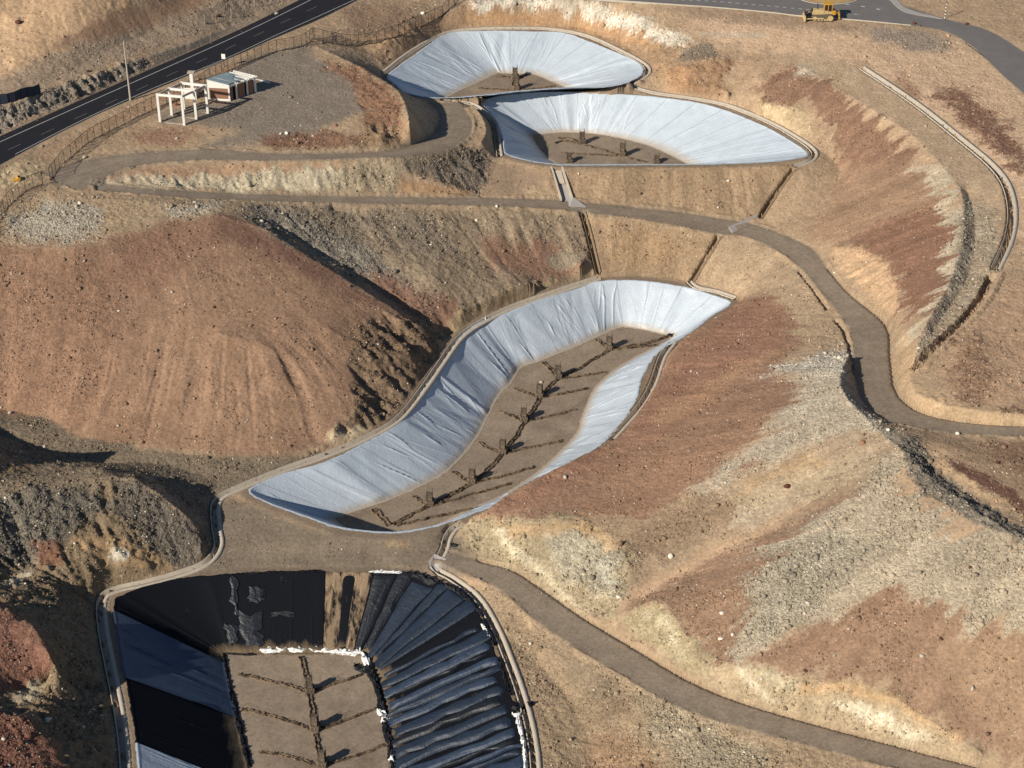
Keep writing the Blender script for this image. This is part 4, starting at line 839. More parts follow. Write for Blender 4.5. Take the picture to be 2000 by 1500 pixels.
# ------------------------------------------------------------------ drain trenches and gabion towers
DR = [ # path, width, label
 (3,[(1322,648),(1280,666),(1235,676),(1190,684)],1.0,'spine'), (3,[(1190,684),(1160,703),(1125,723),(1092,739)],1.0,'spine'), (3,[(1090,740),(1075,755),(1056,775)],1.0,'spine'),
 (3,[(1054,778),(1045,795),(1026,822)],1.2,'spine'), (3,[(1024,826),(1008,852),(984,884)],1.2,'spine'), (3,[(980,888),(958,915),(924,943)],1.1,'spine'),
 (3,[(920,946),(885,965),(842,987)],1.1,'spine'), (3,[(836,990),(805,1005),(768,1026)],1.1,'spine'),
 (3,[(1192,684),(1235,680),(1285,674)],.7,'branch'), (3,[(1188,682),(1175,672),(1163,664)],.9,'branch'),
 (3,[(1088,738),(1075,722),(1060,708)],1.2,'branch'), (3,[(1094,741),(1140,735),(1185,728)],.7,'branch'),
 (3,[(1050,776),(1030,769),(1005,758)],.7,'branch'), (3,[(1058,777),(1105,768),(1149,759)],.7,'branch'),
 (3,[(1020,824),(1000,813),(973,804)],.6,'branch'), (3,[(1028,824),(1080,812),(1127,801)],.7,'branch'),
 (3,[(978,886),(958,877),(934,865)],.7,'branch'), (3,[(986,886),(1045,873),(1100,862)],.8,'branch'),
 (3,[(918,944),(902,932),(883,922)],.7,'branch'), (3,[(926,944),(985,930),(1045,912)],.7,'branch'),
 (3,[(835,988),(822,980),(806,971)],.7,'branch'), (3,[(843,989),(920,967),(1000,946)],.6,'branch'),
 (3,[(760,1027),(745,1012),(728,995)],1.5,'branch'), (3,[(775,1028),(860,1008),(945,990)],.7,'branch'),
 (4,[(588,1283),(596,1315),(604,1350)],1.1,'spine'), (4,[(605,1358),(609,1390),(614,1425)],1.1,'spine'), (4,[(616,1434),(622,1465),(628,1495)],1.1,'spine'), (4,[(629,1503),(634,1540),(640,1580)],1.1,'spine'),
 (4,[(466,1319),(500,1325),(555,1338),(600,1351)],.6,'branch'), (4,[(608,1351),(650,1338),(708,1317)],.6,'branch'),
 (4,[(472,1387),(520,1396),(570,1412),(611,1427)],.65,'branch'), (4,[(619,1427),(680,1406),(735,1384)],.65,'branch'),
 (4,[(505,1469),(550,1476),(590,1486),(624,1497)],.55,'branch'), (4,[(632,1497),(700,1475),(757,1455)],.6,'branch'),
 (2,[(1085,281),(1100,275),(1120,279),(1136,281)],.6,'branch'), (2,[(1140,283),(1170,292),(1214,305)],.6,'spine'), (2,[(1093,300),(1140,302),(1212,306)],.4,'branch'), (2,[(1218,307),(1240,312),(1262,318)],.7,'spine'),
 (2,[(1090,271),(1112,271),(1136,280)],.4,'branch'),
 (1,[(1006,158),(1002,166),(1007,177)],.9,'spine'), (1,[(970,151),(985,151),(1004,154)],.4,'branch'), (1,[(935,173),(965,175),(1004,177)],.6,'branch'), (1,[(1012,177),(1050,173),(1085,169)],.5,'branch'), (1,[(1010,154),(1020,150),(1030,146)],.5,'branch'),
]
PN = {1: 'the farthest white pond', 2: 'the second white pond', 3: 'the big white pond', 4: 'the black pond'}
for k, (pd, path, wd, kind) in enumerate(DR):
    mid = path[len(path)//2]
    g = np.random.default_rng(700+k); pts = np.array([hit(*p) for p in path]); c = resample(pts, .16); n = len(c)
    t = np.gradient(c[:, :2], axis=0); t /= np.linalg.norm(t, axis=1)[:, None]+1e-9; nn = np.stack([-t[:, 1], t[:, 0]], 1)
    off = np.convolve(g.normal(0, 1, n+12), np.ones(7)/7, 'same')[6:6+n]*.22
    s = np.array([-.6, -.5, -.42, -.34, -.15, 0, .15, .34, .42, .5, .6]); hz = np.array([-.05, .14, .2, .1, .03, .05, .03, .1, .2, .14, -.05])
    ww = wd*(.55 if kind == 'spine' else .6)*(1+.3*np.convolve(g.normal(0, 1, n+12), np.ones(5)/5, 'same')[6:6+n])
    XY = c[:, None, :2]+nn[:, None, :]*(s[None, :]*ww[:, None]+off[:, None])[..., None]
    hh = hz[None, :]*(.5+.8*np.abs(g.normal(0, .8, (n, 11))))
    V = np.concatenate([XY, (H(XY[..., 0], XY[..., 1])+hh+.02)[..., None]], -1)
    o = grid_mesh('drain_line', V, M['drain'], smooth=False)
    if kind == 'spine': lab = 'piece of the central dark drain line on the floor of %s' % PN[pd]
    else: lab = 'thin dark side drain branching over the floor of %s' % PN[pd]
    tag(o, lab, 'drain line', ('central drain pieces in ' if kind == 'spine' else 'side drains in ')+PN[pd])
def mat_gabion():
    m, t, N, L, B = newmat('gabion_stone'); tc = N.new('ShaderNodeTexCoord').outputs['Object']
    vo = N.new('ShaderNodeTexVoronoi'); vo.inputs['Scale'].default_value = 6; L.new(tc, vo.inputs['Vector'])
    sep = N.new('ShaderNodeSeparateColor'); L.new(vo.outputs['Color'], sep.inputs[0])
    v = maprange(N, L, sep.outputs[0], 0, 1, .55, 1.25); e = maprange(N, L, vo.outputs['Distance'], .3, .55, 1, .35)
    c = mix(N, L, 1.0, tuple(lin((142,122,98))), math_(N, L, 'MULTIPLY', v, e), 'MULTIPLY'); L.new(c, B.inputs['Base Color']); B.inputs['Roughness'].default_value = .95
    bp = N.new('ShaderNodeBump'); bp.inputs['Distance'].default_value = .1; L.new(vo.outputs['Distance'], bp.inputs['Height']); bp.invert = True; L.new(bp.outputs[0], B.inputs['Normal'])
    return m
M['gabion'] = mat_gabion(); M['steel'] = mat_simple('dull_steel', (88,80,72), .6, .2, 3, 0, 8, .5)
M['dark'] = mat_simple('dark_rusty_steel', (52,45,40), .8, .2, 3)
def box_vf(cx, cy, cz, sx, sy, sz, ax=(1, 0), z2=None):
    a = np.array([ax[0], ax[1], 0.]); a /= np.linalg.norm(a); b = np.array([-a[1], a[0], 0.]); V = []
    for dz in (-1, 1):
        for i, j in ((-1, -1), (1, -1), (1, 1), (-1, 1)): V.append(np.array([cx, cy, cz])+a*i*sx/2+b*j*sy/2+np.array([0, 0, dz*sz/2]))
    return V, [(0, 3, 2, 1), (4, 5, 6, 7), (0, 1, 5, 4), (1, 2, 6, 5), (2, 3, 7, 6), (3, 0, 4, 7)]
class MB:
    def __init__(s): s.v = []; s.f = []
    def add(s, V, F): o = len(s.v); s.v += [tuple(map(float, q)) for q in V]; s.f += [tuple(i+o for i in f) for f in F]; return s
    def box(s, cx, cy, cz, sx, sy, sz, ax=(1, 0)): return s.add(*box_vf(cx, cy, cz, sx, sy, sz, ax))
    def tube(s, p, q, r, r2=None, n=6):
        p = Vector(p); q = Vector(q); d = (q-p).normalized(); a = d.orthogonal().normalized(); b = d.cross(a); r2 = r if r2 is None else r2
        V = [p+(a*math.cos(2*math.pi*i/n)+b*math.sin(2*math.pi*i/n))*r for i in range(n)]+[q+(a*math.cos(2*math.pi*i/n)+b*math.sin(2*math.pi*i/n))*r2 for i in range(n)]
        F = [(i, (i+1) % n, n+(i+1) % n, n+i) for i in range(n)]+[tuple(range(n))[::-1], tuple(range(n, 2*n))]
        return s.add(V, F)
    def prism(s, poly, y0, y1):
        """poly in (x,z), extruded along y"""
        n = len(poly); V = [(x, y0, z) for x, z in poly]+[(x, y1, z) for x, z in poly]
        return s.add(V, [tuple(range(n))[::-1], tuple(range(n, 2*n))]+[(i, (i+1) % n, n+(i+1) % n, n+i) for i in range(n)])
    def build(s, name, mat, parent=None, smooth=False, bevel=0):
        o = link(name, s.v, s.f, mat, parent, smooth)
        if bevel:
            b = o.modifiers.new('bevel', 'BEVEL'); b.width = bevel; b.segments = 2; b.limit_method = 'ANGLE'
        return o
def empty(name, loc, rz=0, label=None, cat=None, group=None):
    o = bpy.data.objects.new(name, None); sc.collection.objects.link(o); o.location = tuple(map(float, loc)); o.rotation_euler = (0, 0, rz); o.empty_display_size = .3
    return tag(o, label, cat, group)
def copy_tree(o, parent=None):
    c = o.copy(); sc.collection.objects.link(c)
    if parent is not None: c.parent = parent
    for ch in list(o.children): copy_tree(ch, c)
    return c
def basket(sx, z0, z1, seed, courses):
    g = np.random.default_rng(seed); mb = MB(); hgt = (z1-z0)/courses
    for k in range(courses):
        s = sx*(1+g.normal(0, .02)); mb.box(g.normal(0, .015), g.normal(0, .015), z0+hgt*(k+.5), s, s, hgt*.88)
        mb.box(0, 0, z0+hgt*(k+.97), sx*.86, sx*.86, hgt*.2)
    return mb
def make_tower(h=2.3, base=1.3, shaft=.85):
    r = empty('gabion_tower', (0, 0, 0))
    basket(base, 0, .95, 1, 3).build('base_basket', M['gabion'], r, bevel=.03)
    basket(shaft, .95, h, 2, 5).build('shaft_basket', M['gabion'], r, bevel=.03)
    mb = MB()
    for i in (-1, 1):
        for j in (-1, 1): MB().tube((i*shaft*.5, j*shaft*.5, .2), (i*shaft*.52, j*shaft*.5, h+.55+.15*i), .035).build('steel_rod', M['steel'], r)
        MB().tube((i*shaft*.5, 0, h-.1), (i*shaft*.5, .05, h+.45), .03).build('steel_rod', M['steel'], r)
    mb = MB(); 
    for i in (-1, 1):
        mb.tube((-shaft*.5, i*shaft*.52, h*.95), (shaft*.5, i*shaft*.52, h*.95), .03); mb.tube((i*shaft*.52, -shaft*.5, h*.95), (i*shaft*.52, shaft*.5, h*.95), .03)
    mb.build('wire_ring', M['steel'], r)
    return r
TW = [(1,1006,156,'farther gabion tower in the farthest white pond',1.0),(1,1009,177,'nearer gabion tower in the farthest white pond',1.0),
 (2,1137,282,'farthest gabion tower in the second white pond',1.0),(2,1216,306,'gabion tower in the middle of the second white pond floor',1.05),(2,1112,319,'low gabion tower at the shaded near edge of the second white pond',.75),(2,1283,320,'low gabion tower at the right near edge of the second white pond',.6),
 (3,1190,685,'farthest gabion tower in the big white pond, nearest the far end wall',1.0),(3,1090,741,'second gabion tower from the far end of the big white pond',1.0),(3,1054,778,'third gabion tower from the far end, beside a pale stone',1.0),(3,1023,825,'fourth gabion tower from the far end of the big white pond',1.0),
 (3,982,888,'third gabion tower from the near end of the big white pond',1.0),(3,922,945,'second gabion tower from the near end of the big white pond',.95),(3,839,989,'nearest gabion tower in the big white pond, close to the near rim',.9),
 (4,604,1357,'farthest gabion tower on the floor of the black pond',1.0),(4,615,1430,'second gabion tower on the floor of the black pond, nearer than the farthest',1.0),(4,629,1500,'gabion tower at the bottom edge of the photo in the black pond',1.0)]
proto = make_tower()
for k, (pd, px, py, lab, s) in enumerate(TW):
    o = proto if k == 0 else copy_tree(proto)
    p = hit(px, py); o.location = tuple(p+np.array([0, .6, -.03])); o.scale = (1, 1, s); o.rotation_euler = (0, 0, random.uniform(-.25, .25))
    tag(o, lab, 'gabion tower', 'gabion towers on the pond floors')
#@@PART3
#@@PART3
# ------------------------------------------------------------------ loose stones
def ico():
    p = (1+5**.5)/2; v = np.array([(-1,p,0),(1,p,0),(-1,-p,0),(1,-p,0),(0,-1,p),(0,1,p),(0,-1,-p),(0,1,-p),(p,0,-1),(p,0,1),(-p,0,-1),(-p,0,1)], float)
    v /= np.linalg.norm(v[0]); f = np.array([(0,11,5),(0,5,1),(0,1,7),(0,7,10),(0,10,11),(1,5,9),(5,11,4),(11,10,2),(10,7,6),(7,1,8),(3,9,4),(3,4,2),(3,2,6),(3,6,8),(3,8,9),(4,9,5),(2,4,11),(6,2,10),(8,6,7),(9,8,1)])
    return v, f
def mat_stone():
    m, t, N, L, B = newmat('loose_stone'); at = N.new('ShaderNodeAttribute'); at.attribute_name = 'Col'
    L.new(at.outputs['Color'], B.inputs['Base Color']); B.inputs['Roughness'].default_value = .95; B.inputs['Specular IOR Level'].default_value = .15
    return m
M['stone'] = mat_stone()
def scatter(name, n, wt, rmed, rsig, rmax, seed, label, lo=.42, hi=1.15, palep=.08):
    g = np.random.default_rng(seed); p = wt.ravel().astype(np.float64); cum = np.cumsum(p); k = np.searchsorted(cum, g.random(n)*cum[-1])
    i = k//NX; j = k % NX; x = X0+(j+g.random(n))*CELL; y = Y0+(i+g.random(n))*CELL; r = np.minimum(rmed*np.exp(g.normal(0, rsig, n)), rmax); zc = H(x, y)+r*.15
    v, f = ico(); sc_ = g.uniform(.6, 1.25, (n, 1, 3))*np.array([1, 1, .75]); th = g.random(n)*6.28; c, s = np.cos(th)[:, None], np.sin(th)[:, None]
    vv = v[None]*sc_*(1+g.normal(0, .16, (n, 12, 1)))*r[:, None, None]
    vx = vv[..., 0]*c-vv[..., 1]*s; vy = vv[..., 0]*s+vv[..., 1]*c
    V = np.stack([vx+x[:, None], vy+y[:, None], vv[..., 2]+zc[:, None]], -1).reshape(-1, 3)
    F = (f[None]+(np.arange(n)*12)[:, None, None]).reshape(-1)
    me = bpy.data.meshes.new(name); me.vertices.add(len(V)); me.vertices.foreach_set('co', V.reshape(-1).astype(np.float32))
    nf = n*20; me.loops.add(nf*3); me.loops.foreach_set('vertex_index', F.astype(np.int32)); me.polygons.add(nf)
    me.polygons.foreach_set('loop_start', np.arange(0, nf*3, 3, dtype=np.int32)); me.polygons.foreach_set('loop_total', np.full(nf, 3, np.int32)); me.update(calc_edges=True)
    base = COL[i, j]; k1 = g.uniform(lo, hi, (n, 1)); pal = g.random((n, 1)) < palep; cc = np.where(pal, lin((196,184,164))*g.uniform(.8, 1.2, (n, 1)), base*k1)
    ca = me.color_attributes.new('Col', 'FLOAT_COLOR', 'POINT'); ca.data.foreach_set('color', np.repeat(np.concatenate([cc, np.ones((n, 1))], 1), 12, 0).reshape(-1).astype(np.float32))
    me.materials.append(M['stone']); o = bpy.data.objects.new(name, me); sc.collection.objects.link(o); return tag(o, label, 'stones', kind='stuff')
VIS = ((PU > -80) & (PU < 2080) & (PV > -40) & (PV < 1600)).astype(np.float32)
near = (200/np.maximum(FY, 150))**1.2
clump = np.clip(.55+fbm(3.5, 201, 3)*.8, .03, 3)
base_w = VIS*FREE*(.05+STONE**1.6)*clump*near
NST = 1
scatter('gravel', int(120000*NST), base_w, .07, .38, .2, 5, 'small loose stones strewn over the slopes')
scatter('rubble', int(9000*NST), VIS*FREE*(.004+STONE**2.4+.25*np.clip(ROUGH-.6, 0, 2))*clump*near, .17, .4, .5, 6, 'larger broken rocks on the grey talus and cliff feet', .55, 1.12, .04)
scatter('road_grit', 2500, VIS*(1-FREE)*(~WALLMASK)*np.clip(blur(FREE, 4)*3, .02, 1)*near, .07, .3, .15, 8, 'scattered grit along the road and ditch edges', .6, 1.2, .1)
# individual boulders
BO = [(165,512,.35,'pale','pale boulder high on the left side of the red hill'),(155,566,.45,'brown','brown boulder on the left side of the red hill, below the pale one'),(40,536,.3,'cool','grey boulder near the left edge of the photo on the red hill'),(232,609,.22,'white','small white stone in the middle left of the red hill'),
 (20,808,.4,'pale','grey boulder at the foot of the red hill by the left edge'),(418,602,.3,'dark','dark stone in the middle of the red hill'),(1310,1088,.4,'white','white boulder on the red slope beside its dark hollow'),(1735,842,.35,'white','white block on the spur just below the dirt road bend'),(1684,867,.55,'brown','rusty brown block on the pale spur top'),
 (1057,748,.35,'pale','pale stone on the pond floor behind the third gabion tower'),(1538,952,.5,'dark','dark block lying below the yellow slide scar'),(1410,1200,.3,'white','small white stone at the left of the grey talus'),(1408,1250,.35,'white','white stone on the red slope below the grey talus tongue'),(1630,1284,.25,'pale','pale pebble on the lower red fan'),(1573,1312,.3,'dark','dark stone near the top of the pale road cut'),
 (1838,1250,.3,'dark','small dark stone on the right side of the lower red fan'),(560,262,.45,'white','white rock on the dark red patch of the upper terrace'),(548,263,.3,'white','smaller white rock beside the white rock on the dark red patch'),(345,272,.35,'pale','pale rock on the ground between fence and gravel yard'),(165,308,.4,'pale','pale rock below the bend of the fence'),(82,287,.35,'cool','grey rock under the fence by the highway'),
 (655,246,.4,'brown','brown block on the gravel yard near the cliff'),(316,345,.3,'cool','grey rock on the strip between the two dirt roads'),(826,28,.5,'white','pale boulder above the fence behind the farthest pond'),(1500,212,.3,'white','white rock on the pale cut right of the ponds'),(1785,47,.45,'dark','dark clod beside the end of the kerb'),(1798,51,.3,'dark','small dark clod right of the larger clod at the kerb'),(1888,48,.45,'dark','dark clod on the gravel beyond the junction'),
 (1843,115,.3,'cool','grey stone on the upper right plateau'),(1826,133,.35,'pale','pale stone on the plateau beside tyre tracks'),(1640,700,.35,'white','white stone at the edge of the dirt road bend'),(1630,535,.3,'white','white stone on the upper gutter of the dirt road'),(1422,355,.35,'white','white stone on the bank right of the chute'),(1208,1168,.3,'white','white stone at the notch above the lower road'),(970,405,.35,'white','pale stone under the edge of the middle dirt road'),
 (1895,1110,.3,'dark','dark stone on the grey talus near the right edge'),(430,255,.25,'brown','brown stone on the gravel yard below the frame'),(1870,848,.3,'white','white stone beside the dirt road at the right edge'),(1948,905,.35,'dark','dark lump on the red patch by the side road'),(540,28,.5,'pale','pale rock on the plain above the highway'),(425,33,.5,'dark','dark rock on the plain above the highway'),(172,141,.5,'dark','dark rock on the plain left of the tall pole'),(35,45,.6,'dark','dark hollowed rock on the upper left hillside')]
bcol = {}
for k, (px, py, r, c, lab) in enumerate(BO):
    g = np.random.default_rng(900+k); bm = bmesh.new(); bmesh.ops.create_icosphere(bm, subdivisions=2, radius=1)
    pl = g.normal(0, 1, (7, 3)); pl /= np.linalg.norm(pl, axis=1)[:, None]; sc3 = g.uniform(.75, 1.25, 3)*np.array([1, 1, .75])
    for v in bm.verts:
        q = np.array(v.co); m_ = 1.0
        for d_ in pl: m_ = min(m_, .74/max(q@d_, .01)) if q@d_ > .74 else m_
        v.co = Vector(q*m_*sc3*r*(1+g.normal(0, .03)))
    me = bpy.data.meshes.new('boulder'); bm.to_mesh(me); bm.free()
    if c not in bcol: bcol[c] = mat_simple(c+'_rock', C[c], .95, .25, 4, .5, 8, 0, .15)
    me.materials.append(bcol[c]); o = bpy.data.objects.new('boulder', me); sc.collection.objects.link(o)
    p = hit(px, py); o.location = tuple(p+np.array([0, .1, r*.25])); o.rotation_euler = (0, 0, g.random()*6)
    tag(o, lab, 'boulder', 'boulders lying on the slopes')
# ------------------------------------------------------------------ road markings, kerbs, islands
def line_mark(pts, wdt, z, name, label, dash=None, mat=None):
    c = resample(P(*np.array(pts, float).T, z), .4); t = np.gradient(c[:, :2], axis=0); t /= np.linalg.norm(t, axis=1)[:, None]; nn = np.stack([-t[:, 1], t[:, 0], 0*t[:, 0]], 1)
    V = np.stack([c-nn*wdt/2, c+nn*wdt/2], 1)
    if not dash: return tag(grid_mesh(name, V, mat or M['paint'], smooth=False), label, 'road marking', kind='structure')
    mb = MB(); k = 0; L = int(dash[0]/.4); S = int(dash[1]/.4); st = int(dash[2]/.4) if len(dash) > 2 else 0
    for i in range(st, len(c)-L-1, S): mb.add([V[i, 0], V[i+L, 0], V[i+L, 1], V[i, 1]], [(0, 1, 2, 3)])
    return tag(mb.build(name, mat or M['paint']), label, 'road marking', kind='structure')
line_mark([(-60,304),(0,277),(140,214),(255,163),(385,105),(490,57),(600,3),(700,-50)], .16, 20.075, 'edge_line', 'white line along the far edge of the highway')
line_mark([(30,301),(170,230),(300,172),(430,119),(545,66),(612,36),(700,-4)], .14, 20.075, 'edge_line', 'white line along the near edge of the highway')
mb = MB()
cl = P(*np.array([(-37,316),(28,287),(93,257),(157,227),(218,199),(278,171),(336,144),(394,118),(450,92),(506,66),(558,41),(609,17),(660,-6)], float).T, 20.08)
for k in range(len(cl)):
    d = cl[min(k+1, len(cl)-1)]-cl[max(k-1, 0)]; d /= np.linalg.norm(d); e = np.array([-d[1], d[0], 0]); a, b = cl[k]-d*1.5, cl[k]+d*1.5
    mb.add([a-e*.08, b-e*.08, b+e*.08, a+e*.08], [(0, 1, 2, 3)])
M['faded'] = mat_simple('faded_road_paint', (98,96,94), .8, .3)
tag(mb.build('centre_dashes', M['faded']), 'white dashed centre line of the highway', 'road marking', kind='structure')
line_mark([(1300,-1),(1385,2),(1460,8),(1560,17),(1600,21),(1650,25),(1690,31)], .28, 20.29, 'dotted_line', 'dotted white line across the junction', (.8, 1.6))
line_mark([(1620,5),(1660,9),(1700,15),(1745,24)], .5, 20.29, 'worn_dashes', 'worn dashes on the junction asphalt', (.8, 3.2))
def kerb(pts, z, label, wdt=.3, h=.16):
    c = resample(P(*np.array(pts, float).T, z), .5); t = np.gradient(c[:, :2], axis=0); t /= np.linalg.norm(t, axis=1)[:, None]; nn = np.stack([-t[:, 1], t[:, 0], 0*t[:, 0]], 1)
    V = np.stack([c+nn*o+np.array([0, 0, q]) for o, q in ((-wdt/2, -.3), (-wdt/2+.02, h), (wdt/2-.02, h), (wdt/2, -.3))], 1)
    return tag(grid_mesh('kerb', V, M['concrete'], smooth=False), label, 'kerb')
kerb([(1130,-4),(1300,8),(1400,15),(1500,24),(1560,31),(1640,37),(1700,42),(1780,50)], 20.2, 'pale kerb along the near edge of the junction road')
kerb([(1545,-10),(1570,2),(1600,8),(1640,8),(1670,2),(1685,-10)], 20.2, 'curved kerb around the roundabout island behind the bulldozer')
def slab(name, pts, z, h, mat, label, cat):
    p = resample(P(*np.array(pts, float).T, z), .6, True)[:-1]; n = len(p); V = [tuple(q+np.array([0, 0, -.3])) for q in p]+[tuple(q+np.array([0, 0, h])) for q in p]
    return tag(link(name, V, [tuple(range(n, 2*n))]+[(i, (i+1) % n, n+(i+1) % n, n+i) for i in range(n)], mat), label, cat, kind='structure')
M['islandsoil'] = mat_simple('island_soil', (176,142,92), .95, .2, .8, .3, 5)
slab('roundabout_island', [(1548,-12),(1572,0),(1602,6),(1640,6),(1668,0),(1682,-12),(1660,-30),(1570,-30)], 20.2, .12, M['islandsoil'], 'yellowish soil island of the roundabout', 'traffic island')
M['palepave'] = mat_simple('pale_pavement', (158,150,142), .9, .08, .5, .1, 5)
slab('pavement', [(1738,-14),(1752,0),(1765,14),(1790,24),(1822,32),(1842,38),(1815,34),(1785,29),(1762,22),(1745,8),(1733,-10)], 20.2, .14, M['palepave'], 'pale pavement strip on the far side of the junction', 'pavement')
# concrete pads where the chutes cross the roads, and the inlet basin above the black pond
def pad(pts, label, mat='palepave', up=.05):
    p = np.array([P(*q) for q in pts]); p[:, 2] = [H(q[0], q[1])+up+.03 for q in p]
    n = len(p); V = [tuple(q-np.array([0, 0, .3])) for q in p]+[tuple(q) for q in p]
    return tag(link('concrete_apron', V, [tuple(range(n, 2*n))]+[(i, (i+1) % n, n+(i+1) % n, n+i) for i in range(n)], M[mat]), label, 'concrete apron')
pad([(1098,393,8.2),(1121,391,8.1),(1145,405,7.8),(1136,413,7.7),(1112,405,7.9)], 'small pale concrete crossing of the dirt road below the wide chute')
pad([(1404,459,6.1),(1424,443,6.2),(1478,423,6.3),(1486,428,6.3),(1462,442,6.2),(1432,454,6.2)], 'grey concrete crossing of the dirt road at the right pair of chutes')
pad([(838,1096,-1.1),(848,1082,-.9),(866,1084,-.9),(872,1094,-.9),(864,1108,-1.1),(848,1116,-1.2),(838,1108,-1.2)], 'pale concrete basin where two ditches meet above the black pond')
# the wide stepped chute at the near rim of the second pond
wc = empty('wide_chute', P(1090, 330, 11.8), 0, 'wide open concrete chute stepping down from the second pond to the dirt road', 'chute'); o0 = np.array(wc.location)
def qd(name, pts, th=.25, mat='concrete'):
    p = np.array([P(*q) for q in pts])-o0; V = [tuple(q) for q in p]+[tuple(q-np.array([0, 0, th])) for q in p]; n = len(p)
    return link(name, V, [tuple(range(n)), tuple(range(n, 2*n))[::-1]]+[(i, n+i, n+(i+1) % n, (i+1) % n) for i in range(n)], M[mat], wc)
qd('upper_floor', [(1078,333,11.5),(1096,333,11.5),(1103,357,10.1),(1087,357,10.1)]); qd('lower_floor', [(1089,357,9.9),(1104,357,9.9),(1116,391,8.15),(1098,391,8.15)], mat='palepave')
for nm, a, b in (('side_wall', (1077,330,11.6), (1096,393,8.2)), ('side_wall', (1098,330,11.6), (1118,391,8.2))):
    A, B = P(*a)-o0, P(*b)-o0; u = np.array([.14, 0, 0]); up = np.array([0, 0, .55]); dn = np.array([0, 0, -.5])
    V = [A-u+dn, A+u+dn, B+u+dn, B-u+dn, A-u+up, A+u+up, B+u+up, B-u+up]
    link(nm, V, [(0, 3, 2, 1), (4, 5, 6, 7), (0, 1, 5, 4), (1, 2, 6, 5), (2, 3, 7, 6), (3, 0, 4, 7)], M['concrete'], wc)
# ------------------------------------------------------------------ fences
def fence(name, pts, hgt, spacing, label, cat='fence', mesh_alpha=True, panel_mat=None):
    c = resample(np.array([hit(px, py) for px, py in pts]), .25); L = np.r_[0, np.cumsum(np.linalg.norm(np.diff(c[:, :2], axis=0), axis=1))]
    n = int(L[-1]/spacing)+1; s = np.linspace(0, L[-1], n); q = np.stack([np.interp(s, L, c[:, k]) for k in range(3)], 1); q[:, 2] = H(q[:, 0], q[:, 1])
    r = empty(name, q[0], 0, label, cat); o0 = q[0]
    top = []
    for k in range(n):
        p = q[k]-o0; lean = np.array([random.gauss(0, .04), random.gauss(0, .04), 0]); tp = p+np.array([0, 0, hgt])+lean; top.append(tp)
        MB().tube(p-np.array([0, 0, .3]), tp, .055).build('post', M['dark'], r)
    mb = MB(); mw = MB(); low = MB()
    for k in range(n-1):
        mb.tube(top[k], top[k+1], .045, n=5)
        a0, b0 = q[k]-o0, q[k+1]-o0
        low.tube(a0+np.array([0, 0, .12]), b0+np.array([0, 0, .12]), .05, n=4)  # low dark bar added to imitate the fence's shadow line on the ground
        if panel_mat is None:
            for j in range(1, 7): mw.tube(a0*(1-j/7)+top[k]*j/7, b0*(1-j/7)+top[k+1]*j/7, .011, n=3)
            for j in range(1, 8): t = j/8; mw.tube(a0*(1-t)+b0*t, top[k]*(1-t)+top[k+1]*t, .010, n=3)
        else:
            e = np.array([0, .05, 0]); mw.add([a0+e, b0+e, top[k+1]+e, top[k]+e, a0-e*.2, b0-e*.2, top[k+1]-e*.2, top[k]-e*.2], [(0, 1, 2, 3), (7, 6, 5, 4), (3, 2, 6, 7), (0, 4, 5, 1)])
    mb.build('top_rail', M['dark'], r); low.build('ground_shadow_bar', M['dark'], r); mw.build('wire_mesh' if panel_mat is None else 'shade_cloth', panel_mat or M['dark'], r)
    return r
fence('wire_fence', [(-60,500),(0,434),(12,409),(38,385),(58,371),(84,361)], 2.5, 1.7, 'short run of wire fence at the left edge, left of the gate gap')
fence('wire_fence', [(98,353),(117,329),(140,308),(175,278),(200,264),(245,242),(305,213),(350,194),(378,178),(415,155),(448,138),(504,114),(539,102),(562,98),(585,94),(600,86),(612,77)], 2.5, 1.75, 'long wire fence between the highway and the gravel yard')
fence('wire_fence', [(614,77),(640,84),(675,90),(705,90),(740,84),(775,72),(810,56),(845,42),(870,28),(888,10),(900,-8)], 2.5, 1.9, 'wire fence running away behind the left side of the farthest pond')
M['shade'] = mat_simple('dark_blue_shade_cloth', (52,58,72), .8, .15, 1)
fence('screen_fence', [(-60,212),(0,205),(30,198),(55,190),(80,183)], 1.9, 1.35, 'dark blue cloth screen on posts at the upper left edge', 'screen', panel_mat=M['shade'])
# poles
p = hit(255, 196); tag(MB().tube((0, 0, -.5), (0, 0, 11.8), .2, .11, n=10).tube((-.35, 0, 11.3), (.1, 0, 11.3), .05).build('utility_pole', M['concrete']), 'tall grey concrete pole beside the highway', 'pole').location = tuple(p)
mk = None
for px, py, hh in ((350,73,1.9),(298,92,1.7),(195,134,1.9),(142,160,1.9),(400,47,1.7),(452,34,1.5),(497,14,1.7),(88,175,1.9)):
    if mk is None: mk = MB().tube((0, 0, -.3), (0, 0, 1.8), .06).box(0, 0, 1.85, .14, .14, .1).build('marker_post', M['concrete']); o = mk
    else: o = mk.copy(); sc.collection.objects.link(o)
    o.location = tuple(hit(px, py)); tag(o, 'thin grey post standing on the plain beyond the highway', 'post', 'thin posts in a row beyond the highway')
r = empty('road_sign', hit(438, 131), 0, 'small white sign seen from behind, between highway and fence', 'sign')
MB().tube((0, 0, -.2), (0, 0, 2.0), .05).build('post', M['steel'], r); MB().box(0, -.05, 2.2, .75, .04, 1.0, (1, -.2)).build('sign_plate', M['whitewash'], r)
r = empty('delineator_post', hit(1845, 36), 0, 'black and white striped post standing at the junction corner', 'post')
for k in range(9):
    MB().tube((0, 0, k*.36), (0, 0, k*.36+.36), .09, n=8).build('white_band' if k % 2 == 0 else 'black_band', M['whitewash'] if k % 2 == 0 else M['dark'], r)
MB().tube((0, 0, 3.24), (0, 0, 3.5), .16, .1, n=8).build('cap', M['dark'], r)
